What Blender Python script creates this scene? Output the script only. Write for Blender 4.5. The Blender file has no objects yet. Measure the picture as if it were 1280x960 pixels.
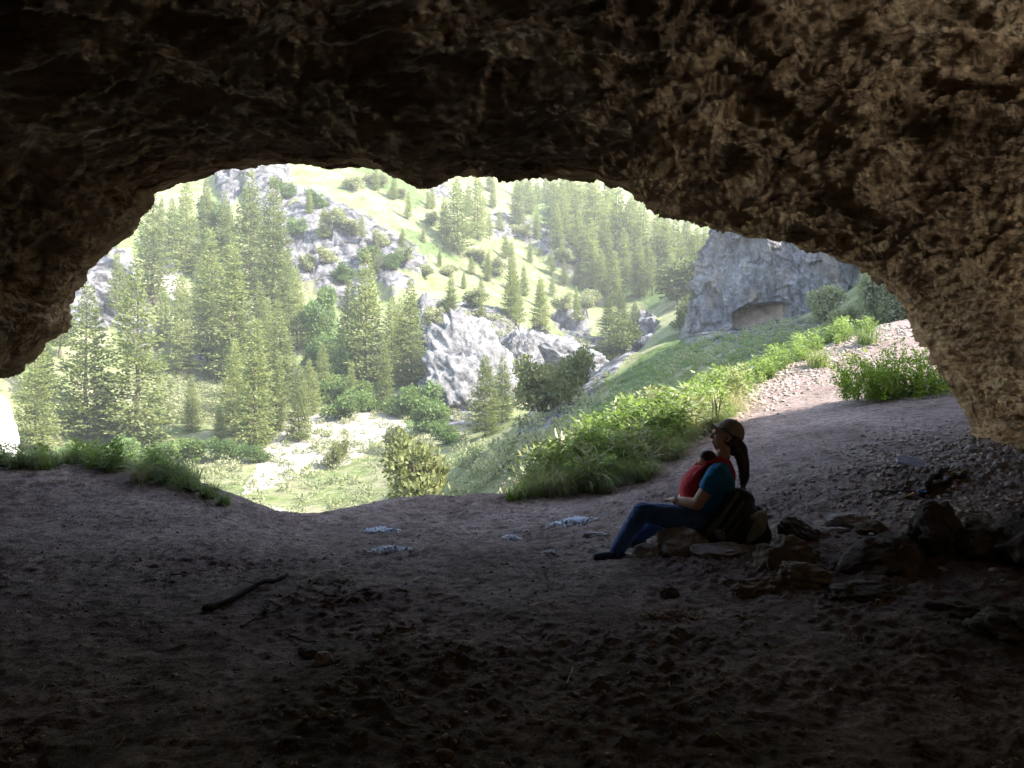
SUN_DIR = (.78, -.25, .72); SUN_E = 3.8; SKY_E = .15; EXPO = 2.65
SHADE_LEAN_A, SHADE_LEAN_B, SHADE_LEAN_MAX = 5.0, .68, 9.0
HAZE = .00105
import bpy, math, random
import numpy as np
from mathutils import Vector, Matrix, Euler

RNG = np.random.default_rng(7)
random.seed(7)
SC = bpy.context.scene
COL = SC.collection
R = math.radians
FPX = 985.0          # focal length of the photograph in its own pixels (1280 wide)
CAMZ = 1.4

def at(px, py, d):
    """a pixel of the photograph at depth d (metres, along +y) as a world point"""
    return np.array([(px - 640) / FPX * d, d, CAMZ + (480 - py) / FPX * d])

# ------------------------------------------------------------------ noise
_perm = np.random.default_rng(3).permutation(256)
_perm = np.concatenate([_perm, _perm, _perm])
_grad = np.random.default_rng(5).normal(size=(256, 3))
_grad /= np.linalg.norm(_grad, axis=1)[:, None]

def pnoise(P):
    P = np.asarray(P, float)
    I = np.floor(P).astype(int)
    f = P - I
    I &= 255
    u = f * f * f * (f * (f * 6 - 15) + 10)
    res = 0
    for dx in (0, 1):
        wx = u[:, 0] if dx else 1 - u[:, 0]
        for dy in (0, 1):
            wy = u[:, 1] if dy else 1 - u[:, 1]
            for dz in (0, 1):
                wz = u[:, 2] if dz else 1 - u[:, 2]
                h = _perm[_perm[_perm[(I[:, 0] + dx) & 255] + ((I[:, 1] + dy) & 255)] + ((I[:, 2] + dz) & 255)]
                g = _grad[h]
                d = g[:, 0] * (f[:, 0] - dx) + g[:, 1] * (f[:, 1] - dy) + g[:, 2] * (f[:, 2] - dz)
                res = res + wx * wy * wz * d
    return res * 1.5

def fbm(P, octs=4, lac=2.03, gain=0.5):
    P = np.asarray(P, float)
    a, s, t = 1.0, 0, 0
    for k in range(octs):
        s = s + a * pnoise(P + 17.3 * k)
        t += a
        a *= gain
        P = P * lac
    return s / t

def ridged(P, octs=4, lac=2.05, gain=0.5):
    P = np.asarray(P, float)
    a, s, t = 1.0, 0, 0
    for k in range(octs):
        s = s + a * (1 - 2 * np.abs(pnoise(P + 9.1 * k)))
        t += a
        a *= gain
        P = P * lac
    return s / t

def cells(P):
    """distance to the nearest and second nearest feature point, and a random value per cell"""
    P = np.asarray(P, float)
    I = np.floor(P).astype(int)
    d1 = np.full(len(P), 9.0); d2 = np.full(len(P), 9.0); idv = np.zeros(len(P))
    rt = np.random.default_rng(11).random((256, 4))
    for dx in (-1, 0, 1):
        for dy in (-1, 0, 1):
            for dz in (-1, 0, 1):
                J = I + (dx, dy, dz)
                h = _perm[_perm[_perm[J[:, 0] & 255] + (J[:, 1] & 255)] + (J[:, 2] & 255)]
                q = J + rt[h, :3]
                d = np.linalg.norm(q - P, axis=1)
                closer = d < d1
                d2 = np.where(closer, d1, np.minimum(d2, d))
                idv = np.where(closer, rt[h, 3], idv)
                d1 = np.where(closer, d, d1)
    return d1, d2, idv

def sstep(a, b, x):
    t = np.clip((x - a) / (b - a), 0, 1)
    return t * t * (3 - 2 * t)

# ------------------------------------------------------------------ mesh helpers
def link(name, me, mat=None, parent=None):
    o = bpy.data.objects.new(name, me)
    COL.objects.link(o)
    if parent is not None:
        o.parent = parent
    if mat is not None:
        if isinstance(mat, (list, tuple)):
            for m in mat: me.materials.append(m)
        else:
            me.materials.append(mat)
    return o

def raw_mesh(name, V, F, smooth=True):
    """V (n,3); F (m,k) array of one polygon size, or a list of such arrays"""
    V = np.asarray(V, np.float32)
    Fs = F if isinstance(F, list) else [F]
    Fs = [np.asarray(f, np.int32) for f in Fs if len(f)]
    me = bpy.data.meshes.new(name)
    me.vertices.add(len(V))
    me.vertices.foreach_set('co', V.ravel())
    nl = sum(f.size for f in Fs); nf = sum(len(f) for f in Fs)
    me.loops.add(nl)
    me.loops.foreach_set('vertex_index', np.concatenate([f.ravel() for f in Fs]))
    me.polygons.add(nf)
    sizes = np.concatenate([np.full(len(f), f.shape[1]) for f in Fs])
    starts = np.concatenate([[0], np.cumsum(sizes)[:-1]])
    me.polygons.foreach_set('loop_start', starts.astype(np.int32))
    me.polygons.foreach_set('use_smooth', np.full(nf, smooth))
    me.update(calc_edges=True)
    return me

def mesh(name, V, F, mat, parent=None, smooth=True):
    V = np.asarray(V, float)
    if parent is not None:
        V = V - np.array(parent.get('_o', (0, 0, 0)))
    return link(name, raw_mesh(name, V, F, smooth), mat, parent)

def grid_faces(n, m, wrap=False):
    """faces of an (n rows, m columns) vertex grid"""
    i = np.arange(n - 1)[:, None]
    j = np.arange(m if wrap else m - 1)[None, :]
    j2 = (j + 1) % m
    a = i * m + j; b = i * m + j2; c = (i + 1) * m + j2; d = (i + 1) * m + j
    return np.stack([a, b, c, d], -1).reshape(-1, 4)

def grid_normals(G):
    du = np.gradient(G, axis=0); dv = np.gradient(G, axis=1)
    n = np.cross(du, dv)
    return n / (np.linalg.norm(n, axis=-1, keepdims=True) + 1e-9)

def replicate(V, F, mats, offs):
    """copies of one mesh: mats (k,3,3), offs (k,3)"""
    W = np.einsum('kij,nj->kni', mats, V) + offs[:, None, :]
    k = len(offs); n = len(V)
    FF = (F[None] + (np.arange(k) * n)[:, None, None]).reshape(-1, F.shape[1])
    return W.reshape(-1, 3), FF

def rand_rots(k, rng=RNG):
    q = rng.normal(size=(k, 4)); q /= np.linalg.norm(q, axis=1)[:, None]
    w, x, y, z = q.T
    return np.stack([1-2*(y*y+z*z), 2*(x*y-z*w), 2*(x*z+y*w),
                     2*(x*y+z*w), 1-2*(x*x+z*z), 2*(y*z-x*w),
                     2*(x*z-y*w), 2*(y*z+x*w), 1-2*(x*x+y*y)], -1).reshape(k, 3, 3)

def zrot(a):
    c, s = np.cos(a), np.sin(a); o = np.zeros_like(a)
    return np.stack([c, -s, o, s, c, o, o, o, o + 1], -1).reshape(-1, 3, 3)

def icosphere(sub=2):
    import bmesh
    bm = bmesh.new()
    bmesh.ops.create_icosphere(bm, subdivisions=sub, radius=1)
    V = np.array([v.co[:] for v in bm.verts]); F = np.array([[v.index for v in f.verts] for f in bm.faces])
    bm.free()
    return V, F

def tube(pts, rad, n=8):
    """closed tube along points with a radius per point"""
    P = np.asarray(pts, float); k = len(P)
    rad = np.broadcast_to(np.asarray(rad, float), (k,))
    T = np.gradient(P, axis=0); T /= np.linalg.norm(T, axis=1)[:, None] + 1e-12
    up = np.array([0, 0, 1.0]) if abs(T[0, 2]) < .9 else np.array([1.0, 0, 0])
    V = []
    for i in range(k):
        a = np.cross(T[i], up); a /= np.linalg.norm(a) + 1e-12
        b = np.cross(T[i], a); up = -np.cross(T[i], a) if False else np.cross(a, T[i])
        for j in range(n):
            t = 2 * math.pi * j / n
            V.append(P[i] + rad[i] * (a * math.cos(t) + b * math.sin(t)))
    V += [P[0], P[-1]]
    V = np.array(V)
    Q = grid_faces(k, n, True)
    c0, c1 = k * n, k * n + 1
    T3 = [[c0, (j + 1) % n, j] for j in range(n)] + [[c1, (k - 1) * n + j, (k - 1) * n + (j + 1) % n] for j in range(n)]
    return V, Q, np.array(T3)

class MB:
    """collects shapes and links them as one mesh object"""
    def __init__(self): self.V = []; self.F = {}; self.n = 0
    def add(self, V, *Fs):
        for F in Fs:
            F = np.asarray(F)
            if len(F): self.F.setdefault(F.shape[1], []).append(F + self.n)
        self.V.append(np.asarray(V, float)); self.n += len(V)
        return self
    def tube(self, pts, rad, n=8): return self.add(*tube(pts, rad, n))
    def build(self, name, mat, parent=None, smooth=True):
        return mesh(name, np.concatenate(self.V), [np.concatenate(f) for f in self.F.values()], mat, parent, smooth)

def tag(o, label=None, cat=None, group=None, kind=None):
    if label: o['label'] = label
    if cat: o['category'] = cat
    if group: o['group'] = group
    if kind: o['kind'] = kind
    return o

def empty(name, loc, label=None, cat=None, group=None, rz=0.0):
    o = bpy.data.objects.new(name, None)
    COL.objects.link(o)
    o.location = loc; o.rotation_euler = (0, 0, rz)
    o.empty_display_size = .1
    return tag(o, label, cat, group)

def copy_tree(o, parent=None):
    c = o.copy(); COL.objects.link(c)
    if parent is not None: c.parent = parent
    for ch in KIDS.get(o.name, []):
        copy_tree(ch, c)
    return c
KIDS = {}
def kid(parent, o):
    KIDS.setdefault(parent.name, []).append(o)
    return o

# ------------------------------------------------------------------ materials
def ramp(nt, fac, stops):
    r = nt.nodes.new('ShaderNodeValToRGB')
    el = r.color_ramp.elements
    while len(el) < len(stops): el.new(0.5)
    for e, (p, c) in zip(el, stops):
        e.position = p; e.color = (*c, 1) if len(c) == 3 else c
    nt.links.new(fac, r.inputs[0])
    return r.outputs[0]

def noise_node(nt, vec, scale, detail=6, rough=.6, dist=0.0):
    n = nt.nodes.new('ShaderNodeTexNoise')
    n.inputs['Scale'].default_value = scale
    n.inputs['Detail'].default_value = detail
    n.inputs['Roughness'].default_value = rough
    n.inputs['Distortion'].default_value = dist
    nt.links.new(vec, n.inputs['Vector'])
    return n.outputs[0]

def mixc(nt, fac, a, b, mode='MIX'):
    m = nt.nodes.new('ShaderNodeMix'); m.data_type = 'RGBA'; m.blend_type = mode
    for s, v in ((0, fac), (6, a), (7, b)):
        if hasattr(v, 'is_linked'): nt.links.new(v, m.inputs[s])
        elif isinstance(v, (int, float)): m.inputs[s].default_value = v
        else: m.inputs[s].default_value = (*v, 1)
    return m.outputs[2]

def math_node(nt, op, a, b=None):
    m = nt.nodes.new('ShaderNodeMath'); m.operation = op
    for i, v in enumerate((a, b)):
        if v is None: continue
        if hasattr(v, 'is_linked'): nt.links.new(v, m.inputs[i])
        else: m.inputs[i].default_value = v
    return m.outputs[0]

def new_mat(name, rough=.9, spec=.2):
    m = bpy.data.materials.new(name); m.use_nodes = True
    nt = m.node_tree
    b = nt.nodes['Principled BSDF']
    b.inputs['Roughness'].default_value = rough
    b.inputs['Specular IOR Level'].default_value = spec
    tc = nt.nodes.new('ShaderNodeTexCoord')
    return m, nt, b, tc.outputs['Object']

def bump(nt, b, h, strength=.5, dist=.02, prev=None):
    n = nt.nodes.new('ShaderNodeBump')
    n.inputs['Strength'].default_value = strength
    n.inputs['Distance'].default_value = dist
    nt.links.new(h, n.inputs['Height'])
    if prev is not None: nt.links.new(prev, n.inputs['Normal'])
    nt.links.new(n.outputs[0], b.inputs['Normal'])
    return n.outputs[0]

def simple(name, c1, c2, scale=8, rough=.85, spec=.2, bs=.3, bd=.01, detail=5):
    m, nt, b, co = new_mat(name, rough, spec)
    f = noise_node(nt, co, scale, detail)
    c = ramp(nt, f, [(.3, c1), (.7, c2)])
    nt.links.new(c, b.inputs['Base Color'])
    if bs: bump(nt, b, noise_node(nt, co, scale * 3, 6), bs, bd)
    return m

def mapped(nt, co, scale=(1, 1, 1), rot=(0, 0, 0)):
    m = nt.nodes.new('ShaderNodeMapping')
    m.inputs['Scale'].default_value = scale; m.inputs['Rotation'].default_value = rot
    nt.links.new(co, m.inputs['Vector'])
    return m.outputs[0]

def mat_cave():
    m, nt, b, co = new_mat('cave_limestone', .9, .15)
    st = mapped(nt, co, (.55, 1.5, 2.2), (R(6), R(-12), R(8)))
    f1 = noise_node(nt, st, 1.9, 10, .72, .7)
    f2 = noise_node(nt, st, 7.5, 8, .7, .4)
    f3 = noise_node(nt, co, .5, 3, .5)
    fs = noise_node(nt, mapped(nt, co, (.22, 1.3, 2.6), (R(4), R(-12), R(10))), 2.2, 8, .65, .5)
    c = ramp(nt, f1, [(.26, (.17, .115, .068)), (.38, (.36, .25, .145)), (.50, (.53, .395, .24)), (.64, (.60, .48, .31)), (.85, (.66, .58, .42))])
    c2 = ramp(nt, f2, [(.30, (.55, .5, .45)), (.5, (.95, .93, .9)), (.72, (1.1, 1.1, 1.1))])
    c = mixc(nt, 1.0, c, c2, 'MULTIPLY')
    c = mixc(nt, 1.0, c, ramp(nt, fs, [(.34, (.42, .36, .31)), (.47, (.9, .86, .82)), (.60, (1.02, .98, .9)), (.72, (1.15, 1.1, .98))]), 'MULTIPLY')
    c = mixc(nt, ramp(nt, f3, [(.42, (0, 0, 0)), (.68, (.40, .40, .40))]), c, (.13, .10, .072))
    nt.links.new(c, b.inputs['Base Color'])
    n1 = bump(nt, b, noise_node(nt, st, 7, 10, .75, .5), 1.0, .13)
    v = nt.nodes.new('ShaderNodeTexVoronoi'); v.inputs['Scale'].default_value = 9
    nt.links.new(mixc(nt, .08, st, noise_node(nt, co, 6, 4), 'ADD'), v.inputs['Vector'])
    n2 = bump(nt, b, v.outputs['Distance'], .45, .05, n1)
    bump(nt, b, noise_node(nt, co, 40, 8, .75), .8, .022, n2)
    return m

def mat_floor():
    m, nt, b, co = new_mat('cave_dirt', .95, .1)
    f1 = noise_node(nt, co, .9, 6, .6, .3)
    f2 = noise_node(nt, co, 14, 8, .7)
    c = ramp(nt, f1, [(.3, (.23, .172, .155)), (.5, (.335, .262, .24)), (.72, (.42, .34, .31))])
    # browner dung soil on the inner floor, darkened to paint in the cave's shade
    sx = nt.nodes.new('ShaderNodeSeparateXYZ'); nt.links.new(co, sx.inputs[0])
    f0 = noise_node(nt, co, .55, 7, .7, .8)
    hum_shade = math_node(nt, 'ADD', math_node(nt, 'MULTIPLY', math_node(nt, 'SUBTRACT', 5.1, sx.outputs[1]), .20), math_node(nt, 'MULTIPLY', math_node(nt, 'SUBTRACT', f0, .5), 2.2))
    hum_shade_c = ramp(nt, noise_node(nt, co, 5, 8, .75), [(.3, (.030, .023, .013)), (.5, (.075, .058, .036)), (.7, (.15, .12, .08))])
    c = mixc(nt, ramp(nt, hum_shade, [(.0, (0, 0, 0)), (.60, (.9, .9, .9))]), c, hum_shade_c)
    f5 = noise_node(nt, co, 48, 6, .75); f6 = noise_node(nt, co, 5.5, 7, .7, .6)
    c = mixc(nt, 1, c, ramp(nt, f2, [(.3, (.40, .38, .37)), (.5, (.88, .87, .86)), (.72, (1.25, 1.25, 1.25))]), 'MULTIPLY')
    c = mixc(nt, 1, c, ramp(nt, f5, [(.36, (.30, .28, .27)), (.46, (.92, .91, .9)), (.60, (1.0, 1.0, 1.0)), (.70, (1.7, 1.65, 1.6))]), 'MULTIPLY')
    c = mixc(nt, 1, c, ramp(nt, f6, [(.34, (.55, .53, .5)), (.5, (1, 1, 1)), (.7, (1.2, 1.2, 1.2))]), 'MULTIPLY')
    nt.links.new(c, b.inputs['Base Color'])
    n1 = bump(nt, b, noise_node(nt, co, 10, 9, .75), .9, .08)
    v = nt.nodes.new('ShaderNodeTexVoronoi'); v.inputs['Scale'].default_value = 26
    nt.links.new(co, v.inputs['Vector'])
    n2 = bump(nt, b, v.outputs['Distance'], -.5, .025, n1)
    bump(nt, b, noise_node(nt, co, 60, 6, .75), .9, .018, n2)
    return m

def mat_rock(name, cols, scale=1.2, bd=.1, rot=(0, 0, 0), stretch=(1, 1, 1), streak=None):
    m, nt, b, co = new_mat(name, .9, .15)
    st = mapped(nt, co, stretch, rot)
    f1 = noise_node(nt, st, scale, 9, .68, .5)
    n = len(cols)
    c = ramp(nt, f1, [(.3 + .42 * i / (n - 1), cc) for i, cc in enumerate(cols)])
    if streak:
        f = noise_node(nt, mapped(nt, co, (1, 1, .18), rot), scale * .8, 5, .6)
        c = mixc(nt, ramp(nt, f, [(.5, (0, 0, 0)), (.65, (.7, .7, .7))]), c, streak)
    nt.links.new(c, b.inputs['Base Color'])
    n1 = bump(nt, b, noise_node(nt, st, scale * 4, 10, .7, .4), .8, bd)
    bump(nt, b, noise_node(nt, st, scale * 18, 8, .7), .6, bd * .25, n1)
    return m

def mat_leaf(name, c1, c2, trans=.35, rough=.6, scale=1.5):
    m = bpy.data.materials.new(name); m.use_nodes = True
    nt = m.node_tree; nt.nodes.clear()
    out = nt.nodes.new('ShaderNodeOutputMaterial')
    tc = nt.nodes.new('ShaderNodeTexCoord'); oi = nt.nodes.new('ShaderNodeObjectInfo')
    f = noise_node(nt, tc.outputs['Object'], scale, 4, .7)
    f = math_node(nt, 'ADD', f, math_node(nt, 'MULTIPLY', math_node(nt, 'SUBTRACT', oi.outputs['Random'], .5), .22))
    c = ramp(nt, f, [(.32, c1), (.68, c2)])
    p = nt.nodes.new('ShaderNodeBsdfPrincipled')
    p.inputs['Roughness'].default_value = rough; p.inputs['Specular IOR Level'].default_value = .25
    nt.links.new(c, p.inputs['Base Color'])
    t = nt.nodes.new('ShaderNodeBsdfTranslucent')
    nt.links.new(mixc(nt, 1, c, (1.25, 1.35, .7), 'MULTIPLY'), t.inputs['Color'])
    mx = nt.nodes.new('ShaderNodeMixShader'); mx.inputs[0].default_value = trans
    nt.links.new(p.outputs[0], mx.inputs[1]); nt.links.new(t.outputs[0], mx.inputs[2])
    nt.links.new(mx.outputs[0], out.inputs['Surface'])
    return m

def mat_hill():
    """grass, crag, pale earth and lush green as the vertex attribute 'cover' (r, g, b) places them"""
    m, nt, b, co = new_mat('hill_cover', .95, .08)
    a = nt.nodes.new('ShaderNodeAttribute'); a.attribute_name = 'cover'
    sep = nt.nodes.new('ShaderNodeSeparateColor')
    nt.links.new(a.outputs['Color'], sep.inputs[0])
    rk, dirt, lush = sep.outputs
    f1 = noise_node(nt, co, .22, 8, .7); f2 = noise_node(nt, co, 1.6, 8, .72); f3 = noise_node(nt, co, .6, 8, .7, .6)
    grass = ramp(nt, f2, [(.3, (.07, .095, .035)), (.48, (.15, .185, .07)), (.62, (.23, .25, .11)), (.8, (.31, .31, .18))])
    grass = mixc(nt, ramp(nt, f1, [(.44, (0, 0, 0)), (.6, (.8, .8, .8))]), grass, (.30, .27, .175))
    green = ramp(nt, f2, [(.3, (.05, .085, .03)), (.55, (.11, .155, .055)), (.8, (.19, .22, .09))])
    rock = ramp(nt, f3, [(.34, (.022, .021, .022)), (.44, (.07, .067, .07)), (.53, (.17, .165, .17)), (.66, (.28, .27, .27)), (.85, (.36, .345, .33))])
    earth = ramp(nt, f2, [(.3, (.33, .29, .24)), (.7, (.52, .48, .41))])
    jit = math_node(nt, 'MULTIPLY', math_node(nt, 'SUBTRACT', f2, .5), 1.5)
    def sharpen(x):
        return ramp(nt, math_node(nt, 'ADD', x, jit), [(.38, (0, 0, 0)), (.62, (1, 1, 1))])
    c = mixc(nt, sharpen(lush), grass, green)
    c = mixc(nt, sharpen(dirt), c, earth)
    brk = math_node(nt, 'MULTIPLY', math_node(nt, 'SUBTRACT', noise_node(nt, co, .13, 7, .7, 1.0), .52), 5.5)
    c = mixc(nt, sharpen(math_node(nt, 'ADD', math_node(nt, 'MULTIPLY', rk, 1.25), math_node(nt, 'MINIMUM', math_node(nt, 'MULTIPLY', brk, rk), .15))), c, rock)
    nt.links.new(c, b.inputs['Base Color'])
    n1 = bump(nt, b, noise_node(nt, co, 1.1, 10, .72, .4), .9, .6)
    bump(nt, b, noise_node(nt, co, 5, 8, .7), .7, .12, n1)
    return m
# ------------------------------------------------------------------ camera, light, sky
cam = bpy.data.cameras.new('camera'); camo = bpy.data.objects.new('camera', cam)
COL.objects.link(camo)
camo.location = (0, 0, CAMZ); camo.rotation_euler = (R(90), 0, 0)
cam.sensor_width = 36; cam.lens = 36 * FPX / 1280
cam.clip_start = .05; cam.clip_end = 2000
SC.camera = camo

SUN = np.array(SUN_DIR); SUN = SUN / np.linalg.norm(SUN)
sun = bpy.data.lights.new('sun', 'SUN'); suno = bpy.data.objects.new('sun', sun)
COL.objects.link(suno)
sun.energy = SUN_E; sun.angle = R(.5); sun.color = (1, .95, .86)
suno.rotation_euler = Vector(SUN).to_track_quat('Z', 'Y').to_euler()
suno.location = (30, -10, 60)
W = bpy.data.worlds.new('World'); SC.world = W; W.use_nodes = True
nt = W.node_tree
sky = nt.nodes.new('ShaderNodeTexSky'); sky.sky_type = 'NISHITA'; sky.sun_disc = False
sky.sun_elevation = math.asin(SUN[2]); sky.sun_rotation = math.atan2(SUN[0], SUN[1])
sky.dust_density = 1.5; sky.air_density = 1.0
nt.links.new(sky.outputs[0], nt.nodes['Background'].inputs[0])
nt.nodes['Background'].inputs[1].default_value = SKY_E
SC.view_settings.view_transform = 'Standard'; SC.view_settings.look = 'None'
SC.view_settings.exposure = EXPO; SC.view_settings.gamma = 1
cy = SC.cycles
cy.use_denoising = True
cy.max_bounces = 9; cy.diffuse_bounces = 6; cy.glossy_bounces = 2; cy.transmission_bounces = 2
cy.volume_bounces = 0; cy.transparent_max_bounces = 6
cy.sample_clamp_indirect = 6

# ------------------------------------------------------------------ the near ground
def rbf_fit(P, Z, lam=1e-3):
    P = np.asarray(P, float); n = len(P)
    d = np.linalg.norm(P[:, None] - P[None], axis=-1)
    K = np.where(d > 0, d * d * np.log(d + 1e-12), 0) + lam * np.eye(n)
    A = np.concatenate([np.ones((n, 1)), P], 1)
    M = np.block([[K, A], [A.T, np.zeros((3, 3))]])
    w = np.linalg.solve(M, np.concatenate([Z, np.zeros(3)]))
    def f(Q):
        Q = np.asarray(Q, float); out = np.empty(len(Q))
        for s in range(0, len(Q), 60000):
            q = Q[s:s + 60000]
            d = np.linalg.norm(q[:, None] - P[None], axis=-1)
            out[s:s + 60000] = (d * d * np.log(d + 1e-12)) @ w[:n] + w[n] + q @ w[n + 1:]
        return out
    return f

NEAR = [(640,960,2.9),(0,960,2.9),(1280,960,2.9),(640,800,4.35),(0,800,4.4),(640,700,6.27),(300,700,6.3),(0,730,5.6),(0,650,7.6),
        (85,592,9.0),(0,591,9.0),(-200,591,9.0),(170,597,8.8),(230,613,8.6),(290,630,8.4),(340,647,8.2),(385,645,8.5),(430,635,8.8),(500,632,9.0),
        (575,622,9.3),(650,622,9.4),(720,620,9.4),(800,606,9.5),(860,577,10),(920,518,13),(940,500,14),(1000,478,15),(1060,448,16.3),
        (1130,415,17.5),(1160,480,12.5),(1090,500,12),(1060,520,10.8),(1200,540,9),(1280,575,7.6),(950,600,8.0),(1000,560,9.2),
        (1150,600,7.0),(1040,640,6.6),(1190,690,5.3),(1280,730,4.7),(925,655,6.7),(850,690,6.1),(1080,780,4.4),(1280,860,3.6),(780,695,6.3)]
pts = [at(*p) for p in NEAR]
pts += [np.array(p) for p in ((-9, 3, .25), (-9, 8, .6), (9, 3, .6), (8, 7, 1.0), (0, -5, .05), (-5, -5, .1), (5, -5, .2), (0, 1, 0),
                             (12, 13, 2.2), (13, 19, 3.4), (16, 15, 3.2), (1.87, 11.4, .62), (.6, 10.0, .2), (5.2, 16, 1.56), (-12, 9, .5))]
pts = np.array(pts)
f_near = rbf_fit(pts[:, :2], pts[:, 2], .02)
LIPX = np.array([-14, -8, -5, -3.6, -2.5, -1.3, .1, .9, 1.9, 3.7, 5.2, 7.7, 9.5, 14, 22])
LIPY = np.array([9.6, 9.5, 9.3, 8.9, 8.4, 9.2, 9.6, 10.2, 11.7, 14.2, 16.3, 18.3, 19.3, 20.5, 22])
def lip_y(x): return np.interp(x, LIPX, LIPY)

def ground_base(x, y):
    x = np.asarray(x, float); y = np.asarray(y, float)
    s = (y - lip_y(x)) * np.where(x > .5, .62, .95)
    yc = np.minimum(y, lip_y(x) + .3)
    z = f_near(np.stack([x.ravel(), yc.ravel()], -1)).reshape(x.shape)
    sp = np.maximum(s + .25, 0)
    drop = np.where(sp < .8, .45 * sp * sp, .45 * .64 + .72 * (sp - .8))
    return z - drop

def ground_relief(x, y):
    P = np.stack([x.ravel(), y.ravel(), np.zeros(x.size)], -1)
    h = .05 * fbm(P * .8, 3) + .018 * ridged(P * 2.1 + 4, 3)
    c1, c2, idv = cells(P * np.array([9, 9, 1]) + .4 * fbm(P * 7, 2)[:, None])
    lump = np.clip(1 - c1 * 1.7, 0, 1) * (idv > .45)
    patch = sstep(-.15, .35, fbm(P * .9 + 40, 3))
    h += (.008 + .016 * patch) * lump * (.3 + idv)
    c1, c2, idv = cells(P * np.array([20, 20, 1]) + .4 * fbm(P * 15, 2)[:, None])
    h += .020 * np.clip(1 - c1 * 1.6, 0, 1) * (idv > .35) * (.4 + patch)
    h += .026 * ridged(P * 3.6 + 7, 4, 2.1, .6) * (.5 + patch) + .016 * fbm(P * 6, 3) + .016 * fbm(P * 15, 3)
    # the trodden path at the right is smoother
    path = (sstep(8.0, 10.5, P[:, 1]) * sstep(1.0, 2.6, P[:, 0]))
    rocky = sstep(1.6, 3.0, P[:, 0]) * sstep(6.4, 5.6, P[:, 1]) * sstep(2.4, 3.4, P[:, 1])
    h = h * (1 - .72 * path) + rocky * (.06 * ridged(P * 1.3 + 2.2, 4) + .03 * ridged(P * 4.1, 3))
    return h.reshape(x.shape)

def ground_z(x, y):
    x = np.atleast_1d(np.asarray(x, float)); y = np.atleast_1d(np.asarray(y, float))
    return ground_base(x, y) + ground_relief(x, y)

def gp(px, py, lo=2.0, hi=24.0):
    """where the line of sight through a pixel meets the near ground"""
    d = np.linspace(lo, hi, 1800)
    x = (px - 640) / FPX * d; z = CAMZ + (480 - py) / FPX * d
    g = ground_base(x, d) + .02
    k = np.argmax(z <= g)
    if z[k] > g[k]: k = len(d) - 1
    return np.array([x[k], d[k], ground_z(x[k], d[k])[0]])

def axis(segs):
    out = []
    for a, b, st in segs: out.append(np.arange(a, b - 1e-9, st))
    return np.concatenate(out + [[segs[-1][1]]])
gx = axis([(-16, -7, .3), (-7, -4, .06), (-4, 4.2, .021), (4.2, 9, .05), (9, 26, .35)])
gy = axis([(-8, 1.6, .3), (1.6, 6, .016), (6, 9.8, .024), (9.8, 18, .07), (18, 30, .4)])
GX, GY = np.meshgrid(gx, gy)
GZ = ground_base(GX, GY) + ground_relief(GX, GY)
V = np.stack([GX, GY, GZ], -1).reshape(-1, 3)
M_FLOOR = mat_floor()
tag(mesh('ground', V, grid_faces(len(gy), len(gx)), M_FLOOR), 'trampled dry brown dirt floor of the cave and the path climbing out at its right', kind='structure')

# ------------------------------------------------------------------ the cave
MOUTH = [(-215,800,8.9),(-205,690,8.9),(-175,610,8.9),(-130,558,8.9),(-65,508,8.85),(-5,472,8.8),(18,466,8.8),(45,441,8.8),(60,422,8.75),(79,404,8.7),(82,380,8.7),(97,356,8.65),
         (115,327,8.6),(140,312,8.5),(162,296,8.5),(186,266,8.4),(197,246,8.35),(215,238,8.3),(242,228,8.2),(278,214,8.1),(312,210,8.1),(350,207,8),(380,206,8),(412,211,8),
         (440,206,8),(470,210,8),(497,219,8),(530,222,8),(560,216,8),(590,212,8),(640,218,8),(700,218,8),(742,222,8.05),(780,234,8.1),(800,246,8.15),(832,268,8.2),(870,275,8.2),
         (910,290,8.2),(945,298,8.2),(992,303,8.25),(1030,318,8.3),(1070,335,8.35),(1105,355,8.4),(1126,378,8.45),(1146,415,8.5),(1166,450,8.5),(1186,486,8.5),(1202,515,8.5),(1214,540,8.5),(1226,580,8.5),(1240,660,8.5),(1250,800,8.5)]
mp = np.array([at(*p) for p in MOUTH])
seg = np.linalg.norm(np.diff(mp, axis=0), axis=1); cum = np.concatenate([[0], np.cumsum(seg)])
NU = 800
uu = np.linspace(0, cum[-1], NU)
RING0 = np.stack([np.interp(uu, cum, mp[:, k]) for k in range(3)], -1)
CX, CZ = .3, .9
# (shift along y, scale about the axis)
PROF = [(-28, .02, .02), (-26, .8, .6), (-19, 1.5, 1.2), (-10.5, 1.5, 1.35), (-7, 1.38, 1.4), (-5, 1.26, 1.30), (-3.6, 1.14, 1.13), (-2.4, 1.065, .99), (-1.4, 1.03, .965), (-.7, 1.012, .985), (-.25, 1.003, .996),
        (0, 1.0, 1.0), (.12, 1.02, 1.025), (.3, 1.1, 1.1), (.5, 1.35, 1.3), (.8, 2.0, 1.7), (-2, 3.4, 2.7), (-7, 4.6, 3.3)]
PR = np.array(PROF)
tk = np.arange(len(PR), dtype=float)
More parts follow.
